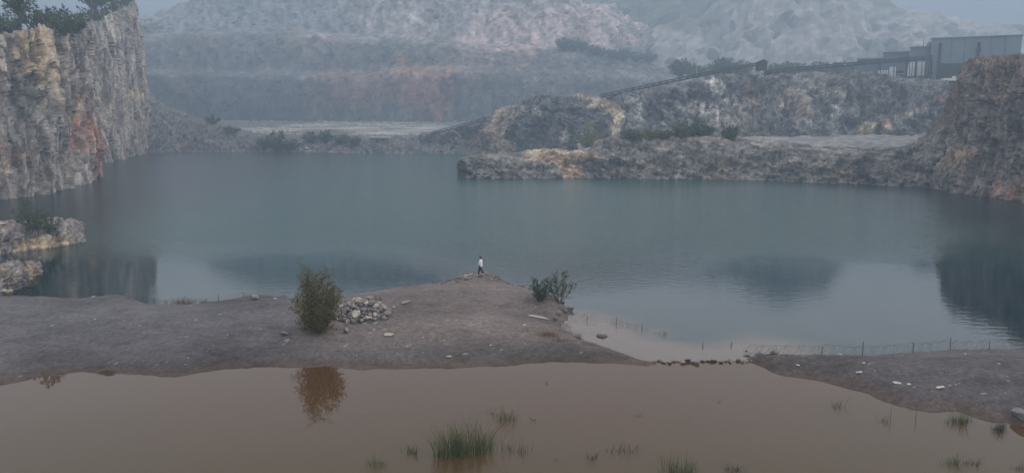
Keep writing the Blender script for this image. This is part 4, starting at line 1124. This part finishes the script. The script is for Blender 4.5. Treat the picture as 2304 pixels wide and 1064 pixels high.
def stake(parent, q, h, tilt=(0, 0)):
    m = MB(); m.tube([(q[0], q[1], q[2] - .3), (q[0] + tilt[0] * h * .5, q[1], q[2] + h * .5), (q[0] + tilt[0] * h, q[1] + tilt[1] * h, q[2] + h)], [.028, .026, .024], 6)
    return m.build('stake', STAKE, parent)
root = empty('razor_wire_fence', (0, 0, 0)); tag(root, 'long coil of razor wire on stakes along the lake edge of the right gravel bank', 'fence')
rw = [(1682, 797), (1760, 787), (1851, 787), (1943, 788), (2057, 783), (2140, 778), (2228, 777), (2320, 777)]
pr = [on_right(px, py) + np.array([0, .1, 0]) for px, py in rw]
for q in pr: q[2] = max(q[2], 0.02)
for i in range(len(pr) - 1): coil(root, pr[i] + np.array([0, 0, .33]), pr[i + 1] + np.array([0, 0, .33]), .33, .42, 30 + i)
for i, (px, h, tl) in enumerate([(1851, .5, .02), (1943, .95, 0.0), (2057, .7, -.04), (2140, .85, .01), (2228, .55, .05)]):
    stake(root, pr[2 + i], h, (tl, 0))
m = MB(); m.tube([q + np.array([0, 0, .5 + .03 * math.sin(i)]) for i, q in enumerate(pr)], .006, 4); m.build('strand', WIRE, root)
root = empty('razor_wire_fence', (0, 0, 0)); tag(root, 'broken coil of razor wire half sunk in the shallow water of the gap', 'fence')
for i, (p0, p1, rad, dz) in enumerate([((1268, 712), (1338, 718), .36, .18), ((1372, 722), (1432, 738), .30, .10), ((1430, 738), (1462, 742), .2, .02), ((1476, 752), (1500, 752), .22, .04)]):
    coil(root, G(*p0) + np.array([0, 0, dz]), G(*p1) + np.array([0, 0, dz]), rad, .38, 50 + i)
for px, py, h in [(1387, 728, .55), (1444, 740, .45), (1494, 753, .3), (1321, 722, .4)]:
    stake(root, G(px, py), h, (.05, 0))
m = MB(); m.tube([G(1272, 712) + np.array([0, 0, .3]), G(1340, 718) + np.array([0, 0, .1]), G(1372, 722) + np.array([0, 0, .12]), G(1440, 740) + np.array([0, 0, .12]), G(1500, 752) + np.array([0, 0, .06])], .007, 4); m.build('strand', WIRE, root)
root = empty('wire_fence', (0, 0, 0)); tag(root, 'thin low wire fence on short stakes along the lake edge left of the tree', 'fence')
lw = [(290, 672), (318, 676), (347, 682), (372, 683), (440, 680), (492, 676), (548, 668), (640, 666)]
lp = [on_main(px, py) for px, py in lw]
for i, q in enumerate(lp): stake(root, q, [.45, .4, .55, .4, .4, .5, .4, .35][i], ((-1) ** i * .06, 0))
for hz_ in (.32, .18):
    m = MB(); m.tube([q + np.array([0, 0, hz_ + .03 * math.sin(3 * i)]) for i, q in enumerate(lp)], .007, 4); m.build('strand', WIRE, root)
for i in range(4): coil(root, lp[i] + np.array([0, .05, .2]), lp[i + 1] + np.array([0, .05, .2]), .2, .5, 70 + i, wr=.011)
for px in (1581, 1645):
    q = G(px, 780 - (2 if px > 1600 else 0)); m = MB(); m.tube([(0, 0, -.3), (.01, 0, .2), (.03, 0, .3)], [.03, .028, .02], 6)
    o = m.build('stake', STAKE); o.location = tuple(q); tag(o, 'short stake tip poking out of the shallow lake before the stone row, ' + ('left one' if px < 1600 else 'right one'), 'stake')

# ---- factory on the plateau
CLAD = plain('blue_grey_cladding', (.18, .215, .24), .6, .08, .3)
CLAD2 = plain('dull_cladding', (.13, .155, .17), .6, .1, .3)
ROOF = plain('sheet_roof', (.16, .19, .21), .55, .1, .4)
DARKM = plain('dark_steel', (.035, .038, .042), .6, .2, 1)
PANEL = plain('pale_panel', (.62, .63, .62), .7, .08, 1)
FY = 300.0
F0 = P(2180, 184, FY); fdir = np.array([F0[0], F0[1]]); fd = np.linalg.norm(fdir); fdir /= fd; fper = np.array([fdir[1], -fdir[0]])
root = empty('factory_building', F0, math.atan2(fper[1], fper[0])); tag(root, 'blue grey sheet clad factory of stepped sheds standing on the plateau behind the right cliff', 'factory')
def floc(px, py):
    r = ray(px, py); k = fd / (r[:2] @ fdir); q = r * k
    return q[:2] @ fper, q[2] + CAMZ - F0[2]
def lx(px): return floc(px, 140)[0]
def lz(py): return floc(2180, py)[1]
def shed(x0, x1, ztop, z0, ya, yb, nm, mat, slope=.0):
    m = MB()
    x0, x1 = min(x0, x1), max(x0, x1)
    n = max(6, int((x1 - x0) / .7)); xsx = [x0 + (x1 - x0) * i / n for i in range(n + 1)]
    # ribbed front sheet, one piece with the side and rear walls
    for i in range(n):
        d = .06 if i % 2 else 0
        m.add([(xsx[i], ya - d, z0), (xsx[i + 1], ya - d, z0), (xsx[i + 1], ya - d, ztop), (xsx[i], ya - d, ztop)], [(0, 1, 2, 3)])
        if i: m.add([(xsx[i], ya - .06, z0), (xsx[i], ya, z0), (xsx[i], ya, ztop), (xsx[i], ya - .06, ztop)], [(0, 1, 2, 3)])
    m.add([(x0, ya, z0), (x0, yb, z0), (x0, yb, ztop), (x0, ya, ztop)], [(0, 3, 2, 1)])
    m.add([(x1, ya, z0), (x1, yb, z0), (x1, yb, ztop), (x1, ya, ztop)], [(0, 1, 2, 3)])
    m.add([(x0, yb, z0), (x1, yb, z0), (x1, yb, ztop), (x0, yb, ztop)], [(0, 3, 2, 1)])
    w_ = m.build(nm, mat, root)
    r_ = MB(); mid = (ya + yb) / 2
    r_.prism([(x0 - .3, ztop + .003), (x1 + .3, ztop + .003), (x1 + .3, ztop + .35), (x0 - .3, ztop + .35)], ya - .35, yb + .35)
    r_.build('roof', ROOF, root)
    return w_
Z0 = lz(188) - 1
shed(lx(2096), lx(2290), lz(92), Z0, -14, 26, 'wall', CLAD)
shed(lx(2050), lx(2096) - .4, lz(108), lz(152), -10, 22, 'wall', CLAD)
shed(lx(1990), lx(2050) - .4, lz(116), lz(158), -6, 20, 'wall', CLAD2)
shed(lx(1930), lx(1990) - .4, lz(128), lz(166), -2, 18, 'wall', CLAD2)
m = MB(); m.prism([(lx(2084), lz(108)), (lx(2096) - .35, lz(108)), (lx(2096) - .35, lz(97)), (lx(2088), lz(100))], -13.5, 20); m.build('hood', CLAD, root)
m = MB(); m.box(lx(2112), lx(2118), -14.5, -14.1, lz(146), lz(102)); m.build('duct', DARKM, root)
m = MB(); m.box(lx(2196), lx(2202), -14.6, -14.1, lz(134), lz(103)); m.box(lx(2193), lx(2204), -14.8, -14.1, lz(124), lz(116)); m.build('duct', DARKM, root)
m = MB(); m.box(lx(2112), lx(2164), -14.55, -14.1, lz(183), lz(147)); m.build('doorway', DARKM, root)
for px in (2110, 2150, 2190, 2235, 2270):
    m = MB(); m.tube([(lx(px), 2, lz(92) + .3), (lx(px), 2, lz(92) + 1.0)], [.55, .55], 8); m.tube([(lx(px), 2, lz(92) + 1.003), (lx(px), 2, lz(92) + 1.3)], [.8, .3], 8); m.build('roof_vent', ROOF, root)
m = MB(); m.tube([(lx(2075), 0, lz(108)), (lx(2075), 0, lz(84))], .12, 5); m.build('mast', DARKM, root)
for px in (2140, 2168, 2225, 2255):
    m = MB(); m.tube([(lx(px), -14.2, lz(183)), (lx(px), -14.2, lz(93))], .11, 5); m.build('downpipe', CLAD2, root)
def panels(pxs, pt_, pb_, ya):
    for a, b in pxs:
        m = MB(); m.box(lx(a), lx(b), ya - .25, ya, lz(pb_), lz(pt_)); m.build('panel', PANEL, root)
panels([(2048, 2057), (2059, 2067), (2069, 2078), (2080, 2085), (2087, 2092)], 141, 172, -12)
panels([(1982, 1987), (1989, 1993), (1995, 1999), (2001, 2005)], 157, 173, -10)
panels([(2019, 2022), (2008, 2016)], 150, 174, -10.5)
m = MB(); m.box(lx(2040), lx(2096) - .5, -11.7, 15, lz(186) - 1, lz(152.5)); m.build('lower_wall', CLAD2, root)
m = MB(); m.box(lx(1935), lx(2040) - .2, -9.7, 15, lz(186) - 1, lz(166.5)); m.build('lower_wall', CLAD2, root)
for px in (2046, 2066.2, 2090, 2100):
    m = MB(); m.box(lx(px) - .3, lx(px) + .3, -15.2, -14.65, lz(186), lz(140)); m.build('column', DARKM, root)
# small white truck on the yard
root = empty('truck', hit(2136, 186, 322)); tag(root, 'small white truck parked on the yard below the factory doorway', 'truck')
TW = plain('white_paint', (.62, .62, .6), .4, .05, 1)
TG = plain('dark_glass', (.03, .035, .04), .2, .1, 1); TT = plain('tyre', (.03, .03, .03), .8, .1, 2)
m = MB(); m.prism([(-2.4, .55), (1.2, .55), (1.2, .8), (1.2, 1.4), (-2.4, 1.4)], -.95, .95); m.build('bed', TW, root)
m = MB(); m.prism([(1.25, .55), (2.9, .55), (2.95, 1.25), (2.55, 2.05), (1.25, 2.1)], -.95, .95); c_ = m.build('cab', TW, root)
m = MB(); m.prism([(1.5, 1.35), (2.72, 1.35), (2.5, 1.9), (1.5, 1.93)], -.957, .957); m.build('window', TG, c_)
for wx in (-1.6, 2.1):
    for wy in (-1.0, .75):
        m = MB(); m.prism([(wx + .42 * math.cos(a * .5236), .42 + .42 * math.sin(a * .5236)) for a in range(12)], wy, wy + .25); m.build('wheel', TT, root)

# ---- conveyors
def conveyor(pts, label, legs, hh=1.5):
    r = empty('belt_conveyor', pts[0]); tag(r, label, 'conveyor')
    o0 = np.array(pts[0]); p_ = [np.array(q) - o0 for q in pts]
    m = MB()
    for a, b in zip(p_[:-1], p_[1:]):
        d = b - a; s = np.array([-d[1], d[0], 0]); s = s / np.linalg.norm(s) * .9
        for z0, z1 in ((0, .5), (.95, 1.3)):
            m.add([a - s + [0, 0, z0], b - s + [0, 0, z0], b + s + [0, 0, z0], a + s + [0, 0, z0], a - s + [0, 0, z1], b - s + [0, 0, z1], b + s + [0, 0, z1], a + s + [0, 0, z1]],
                  [(0, 3, 2, 1), (4, 5, 6, 7), (0, 1, 5, 4), (1, 2, 6, 5), (2, 3, 7, 6), (3, 0, 4, 7)])
        n = max(2, int(np.linalg.norm(d) / 2.2))
        for i in range(n):
            c0 = a + d * i / n; c1 = a + d * (i + 1) / n
            for sg in (-1, 1):
                m.tube([c0 + s * sg * 1.02 + [0, 0, .17], c1 + s * sg * 1.02 + [0, 0, 1.05]], .09, 4)
    m.build('truss', DARKM, r)
    m = MB()
    for a, b in zip(p_[:-1], p_[1:]):
        d = b - a; s = np.array([-d[1], d[0], 0]); s = s / np.linalg.norm(s) * .7
        m.add([a - s + [0, 0, .4], b - s + [0, 0, .4], b + s + [0, 0, .4], a + s + [0, 0, .4], a - s + [0, 0, .55], b - s + [0, 0, .55], b + s + [0, 0, .55], a + s + [0, 0, .55]],
              [(0, 3, 2, 1), (4, 5, 6, 7), (0, 1, 5, 4), (1, 2, 6, 5), (2, 3, 7, 6), (3, 0, 4, 7)])
    m.build('belt', DARKM, r)
    for q, z in legs:
        q = np.array(q) - o0
        m = MB(); m.tube([q + [-.6, 0, -z], q + [-.1, 0, .1]], .12, 5); m.tube([q + [.6, 0, -z], q + [.1, 0, .1]], .12, 5); m.build('leg', DARKM, r)
    return r
a = [P(1352, 221, 282), P(1460, 198, 282), P(1567, 175, 284), P(1640, 160, 286), P(1704, 149, 290)]
conveyor(a, 'dark belt conveyor climbing the plateau rim up to the transfer tower', [(a[1], 1.2), (a[2], 1.2), (a[3], 2.0)])
b = [P(1722, 167, 290), P(1850, 155, 288), P(1980, 144, 284), P(2098, 134, 280)]
conveyor(b, 'dark belt conveyor gallery rising from the transfer tower to the factory', [(b[1], 2), (b[2], 4.5), (P(2045, 139, 282), 4.5), (P(2095, 135, 280), 5.0)])
c = [P(968, 305, 309), P(1050, 284, 309), P(1110, 268, 309)]
conveyor(c, 'dark belt conveyor running up the left shoulder of the hump from the silt flat', [(c[1], 1.0)])
root = empty('transfer_tower', P(1712, 176, 290)); tag(root, 'dark steel transfer tower where the two conveyors meet on the plateau rim', 'tower')
m = MB(); m.box(-1.6, 1.6, -1.6, 1.6, 2.6, 5.4); m.prism([(-1.9, 5.403), (1.9, 5.403), (0.2, 6.4)], -1.9, 1.9); m.build('head_house', DARKM, root)
m = MB()
for sx in (-1.5, 1.5):
    for sy in (-1.5, 1.5): m.tube([(sx * 1.2, sy * 1.2, -1), (sx, sy, 2.6)], .18, 5)
m.tube([(-1.7, -1.7, 0), (1.5, -1.5, 2.5)], .1, 4); m.tube([(1.7, -1.7, 0), (-1.5, -1.5, 2.5)], .1, 4)
m.build('frame', DARKM, root)
m = MB(); m.box(1.62, 3.2, -.9, .9, 1.0, 2.4); m.build('chute', DARKM, root)
POLE = plain('concrete_pole', (.36, .37, .37), .8, .1, 1)
root = empty('utility_pole', P(1566, 184, 298)); tag(root, 'thin pale utility pole standing beside the conveyor on the plateau rim', 'pole')
m = MB(); m.tube([(0, 0, -.6), (0, 0, 6.6)], [.15, .09], 7); m.build('shaft', POLE, root)
m = MB(); m.box(-.9, .9, -.06, .06, 6.0, 6.12); m.build('crossarm', POLE, root)
# concrete hut on the far shore
root = empty('concrete_hut', P(855, 319, 318)); tag(root, 'low flat roofed concrete hut at the edge of the silt flat on the far shore', 'hut')
CONC = plain('weathered_concrete', (.15, .145, .14), .85, .15, 1.5); CONCL = plain('pale_concrete', (.44, .43, .41), .8, .1, 1.5)
m = MB(); m.box(-3.6, 3.6, -1.5, 1.5, -1.2, 1.5); m.build('wall', CONC, root)
m = MB(); m.box(-4.1, 4.1, -1.9, 1.9, 1.503, 1.85); m.build('roof', CONCL, root)
m = MB(); m.box(-1.2, -.3, -1.56, -1.503, -.4, 1.2); m.build('doorway', DARKM, root)
m = MB(); m.box(.9, 2.2, -1.56, -1.503, .3, 1.0); m.build('window', DARKM, root)
# pale broken blocks on shores and crest, far off
for i, (px, py, y, s, k) in enumerate([(1602, 299, 236, 1.0, 'white'), (1488, 310, 216, .7, 'white'), (1525, 307, 216, .6, 'white'), (1585, 320, 213, .8, 'pale'), (1190, 352, 204, .8, 'pale'), (130, 505, 104, .55, 'white'), (150, 506, 103, .4, 'pale'), (10, 505, 104, .6, 'white'), (2, 655, 76, .5, 'white'), (1625, 326, 210, .7, 'pale'), (1700, 328, 206, .7, 'pale'), (690, 334, 319, .9, 'white')]):
    rock(k, hit(px, py, y), s, ['white flat rock on the crest of the promontory beside the dark bushes', 'white rock on the left part of the promontory crest', 'small white rock on the promontory crest left of the bushes', 'pale rock just below the promontory crest', 'pale rock by the tan end of the promontory', 'white slab on top of the rock ledge', 'pale slab beside the white one on the rock ledge', 'white slab on the rock ledge at the frame edge', 'white rock at the foot of the rock shelf at the frame edge', 'pale rock on the right slope of the promontory crest', 'pale rock on the promontory towards the grey floor', 'white rock by the water on the far shore'][i], flat=.4, sink=.3, rr=rr, tilt=.15)

# ---- the person
SKIN = plain('skin', (.38, .24, .17), .6, .05, 20); HAIR = plain('black_hair', (.012, .011, .011), .6, .2, 30)
JACKET = plain('white_jacket_cloth', (.72, .73, .76), .8, .06, 6); TROUSER = plain('black_trouser_cloth', (.014, .014, .017), .8, .2, 10); SHOE = plain('white_shoe', (.68, .66, .64), .6, .05, 10)
def ring(c, rx, ry, n=12, tilt=None):
    return [np.array(c) + np.array([math.cos(2 * math.pi * k / n) * rx, math.sin(2 * math.pi * k / n) * ry, 0]) for k in range(n)]
def person(loc, rz):
    """walking figure, local +y is its front"""
    root = empty('person', loc, rz)
    tag(root, 'person in a white jacket and black trousers walking at the tip of the gravel spit', 'person')
    # body: one skinned surface grown from a skeleton, fingers included
    V = []; E = []; Rd = []
    def vert(p, r): V.append(tuple(p)); Rd.append(r); return len(V) - 1
    def chain(start, pts):
        k = start
        for p, r in pts:
            j = vert(p, r); E.append((k, j)); k = j
        return k
    pel = vert((0, 0, .93), .13)
    chest = chain(pel, [((0, .01, 1.10), .125), ((0, .02, 1.28), .14), ((0, .02, 1.40), .115)])
    neck = chain(chest, [((0, .035, 1.48), .052), ((0, .05, 1.53), .05)])
    chain(neck, [((0, .065, 1.58), .082), ((0, .07, 1.65), .098), ((0, .065, 1.70), .075)])
    for sg, fwd in ((-1, 1), (1, -1)):
        hip = (sg * .09, 0, .90)
        knee = (sg * .10, .14 if fwd > 0 else .03, .50)
        ank = (sg * .10, .20 if fwd > 0 else -.22, .09 if fwd > 0 else .13)
        toe = (sg * .11, .36 if fwd > 0 else -.07, .035 if fwd > 0 else .045)
        chain(pel, [(hip, .095), (tuple(.5 * (np.array(hip) + knee)), .078), (knee, .056), (tuple(np.array(knee) * .6 + np.array(ank) * .4), .05), (ank, .036), (toe, .03)])
        sh = (sg * .17, .01, 1.38); el = (sg * .235, -.03 - .06 * fwd, 1.10); wr = (sg * .23, .14 - .10 * fwd, .92)
        if sg < 0: el = (-.23, -.04, 1.11); wr = (-.16, .20, 1.08)
        w_ = chain(chest, [(sh, .06), (tuple(.5 * (np.array(sh) + el)), .048), (el, .04), (tuple(.5 * (np.array(el) + wr)), .034), (wr, .025)])
        dw = np.array(wr) - np.array(el); dw /= np.linalg.norm(dw); side = np.cross(dw, [sg, 0, 0]); side /= np.linalg.norm(side)
        palm = chain(w_, [(tuple(np.array(wr) + dw * .05), .028)])
        for k, (ln, off) in enumerate([(.070, -.027), (.080, -.009), (.074, .009), (.056, .027)]):
            b = np.array(wr) + dw * .085 + side * off
            chain(palm, [(tuple(b), .009), (tuple(b + dw * ln * .55 - np.array([sg, 0, 0]) * .008), .008), (tuple(b + dw * ln - np.array([sg, 0, 0]) * .022), .007)])
        b = np.array(wr) + dw * .035 - side * .03
        chain(palm, [(tuple(b), .010), (tuple(b + dw * .03 - side * .018), .009), (tuple(b + dw * .055 - side * .02), .008)])
    me = bpy.data.meshes.new('body'); me.from_pydata(V, E, []); me.update()
    ob = bpy.data.objects.new('body', me); COL.objects.link(ob); ob.parent = root
    sk = ob.modifiers.new('Skin', 'SKIN'); sk.use_smooth_shade = True
    if not me.skin_vertices: me.skin_vertices.new()
    for i, sv in enumerate(me.skin_vertices[0].data): sv.radius = (Rd[i], Rd[i]); sv.use_root = (i == 0)
    ss = ob.modifiers.new('Subdivision', 'SUBSURF'); ss.levels = 1; ss.render_levels = 1
    me.materials.append(SKIN)
    # jacket: torso and sleeves in one cloth mesh
    m = MB()
    m.rings([ring((0, 0, z), rx, ry, 16) for z, rx, ry in ((.80, .205, .165), (.90, .20, .16), (1.02, .185, .15), (1.15, .185, .15), (1.28, .20, .155), (1.37, .20, .14), (1.43, .15, .11), (1.47, .085, .08), (1.50, .07, .072))])
    for sg in (-1, 1):
        sh = np.array((sg * .165, .01, 1.38)); el = np.array((-.235, -.04, 1.11)) if sg < 0 else np.array((.24, .03, 1.10)); wr = np.array((-.165, .19, 1.08)) if sg < 0 else np.array((.23, .235, .925))
        m.tube([sh + [-sg * .04, 0, .02], sh, .5 * (sh + el), el, .5 * (el + wr), wr], [.06, .078, .072, .064, .058, .05], 10)
    m.build('jacket', JACKET, root, True)
    m = MB()
    for sg, fwd in ((-1, 1), (1, -1)):
        hip = np.array((sg * .09, 0, .92)); knee = np.array((sg * .10, .14 if fwd > 0 else .03, .50)); ank = np.array((sg * .10, .20 if fwd > 0 else -.22, .10 if fwd > 0 else .14))
        m.tube([hip, .5 * (hip + knee), knee, .5 * (knee + ank), ank], [.118, .102, .084, .078, .075], 12)
    m.rings([ring((0, 0, z), rx, ry, 16) for z, rx, ry in ((.82, .15, .12), (.90, .175, .14), (1.0, .165, .13))])
    m.build('trousers', TROUSER, root, True)
    for sg, fwd in ((-1, 1), (1, -1)):
        m = MB(); y0 = .15 if fwd > 0 else -.27; z0 = 0.0 if fwd > 0 else .03
        m.rings([[(sg * .105 + .5 * wv * math.cos(a * .628), y0 + l_, z0 + .002 + hv * (.5 + .5 * math.sin(a * .628))) for a in range(10)] for l_, wv, hv in ((0, .05, .06), (.02, .075, .095), (.08, .085, .11), (.16, .095, .08), (.23, .09, .055), (.28, .04, .03))])
        m.build('shoe', SHOE, root, True)
    bm = bmesh.new(); bmesh.ops.create_uvsphere(bm, u_segments=20, v_segments=14, radius=1)
    hv = []
    for v in bm.verts:
        x, y, z = v.co; k = 1 + .09 * mnoise.noise(v.co * 5)
        if y > .35 and z < .45: k *= .72      # hair line around the face
        hv.append((x * .108 * k, .045 + y * .118 * k, 1.655 + z * .125 * k - (.05 if (z < -.2 and y < .2) else 0)))
    hf = [[q.index for q in f.verts] for f in bm.faces]; bm.free()
    mesh_obj('hair', hv, hf, HAIR, root, True)
    # face: eyes, nose, mouth, ears
    m = MB()
    for sx in (-.034, .034): m.rings([ring((sx, .155 + 0 * k, 1.645 + dz), .012 * r, .01 * r, 8) for k, (dz, r) in enumerate(((-.009, .4), (0, 1), (.009, .4)))])
    m.build('eyes', HAIR, root, True)
    m = MB(); m.rings([ring((0, .158 + .012 * k, 1.60 + .028 * (2 - k) / 2), .012 + .004 * k, .014, 8) for k in range(3)]); m.build('nose', SKIN, root, True)
    m = MB(); m.rings([ring((0, .148, 1.568 + dz), .026 * r, .012 * r, 8) for dz, r in ((-.008, .5), (0, 1), (.008, .5))]); m.build('mouth', plain('lips', (.30, .13, .11), .5, .05, 20), root, True)
    for sg in (-1, 1):
        m = MB(); m.rings([ring((sg * .098, .06, 1.60 + dz), .012 * r, .025 * r, 8) for dz, r in ((0, .4), (.02, .9), (.045, 1), (.06, .4))]); m.build('ear', SKIN, root, True)
    return root
q = on_main(1082, 619)
person(q + np.array([0, 0, .0]), R(72))

# ---- haze
hb = MB(); hb.box(gx0 - 8, gx1 + 8, gy0 - 8, gy1 + 8, -4.6, 170)
hm = bpy.data.materials.new('haze_air'); hm.use_nodes = True
t = hm.node_tree; t.nodes.clear()
pv = t.nodes.new('ShaderNodeVolumePrincipled'); oo = t.nodes.new('ShaderNodeOutputMaterial')
pv.inputs['Color'].default_value = HAZE_COLOR + (1,)
pv.inputs['Density'].default_value = HAZE_DENSITY
pv.inputs['Anisotropy'].default_value = 0.2
t.links.new(pv.outputs[0], oo.inputs['Volume'])
hz = hb.build('haze', hm)
tag(hz, kind='stuff')
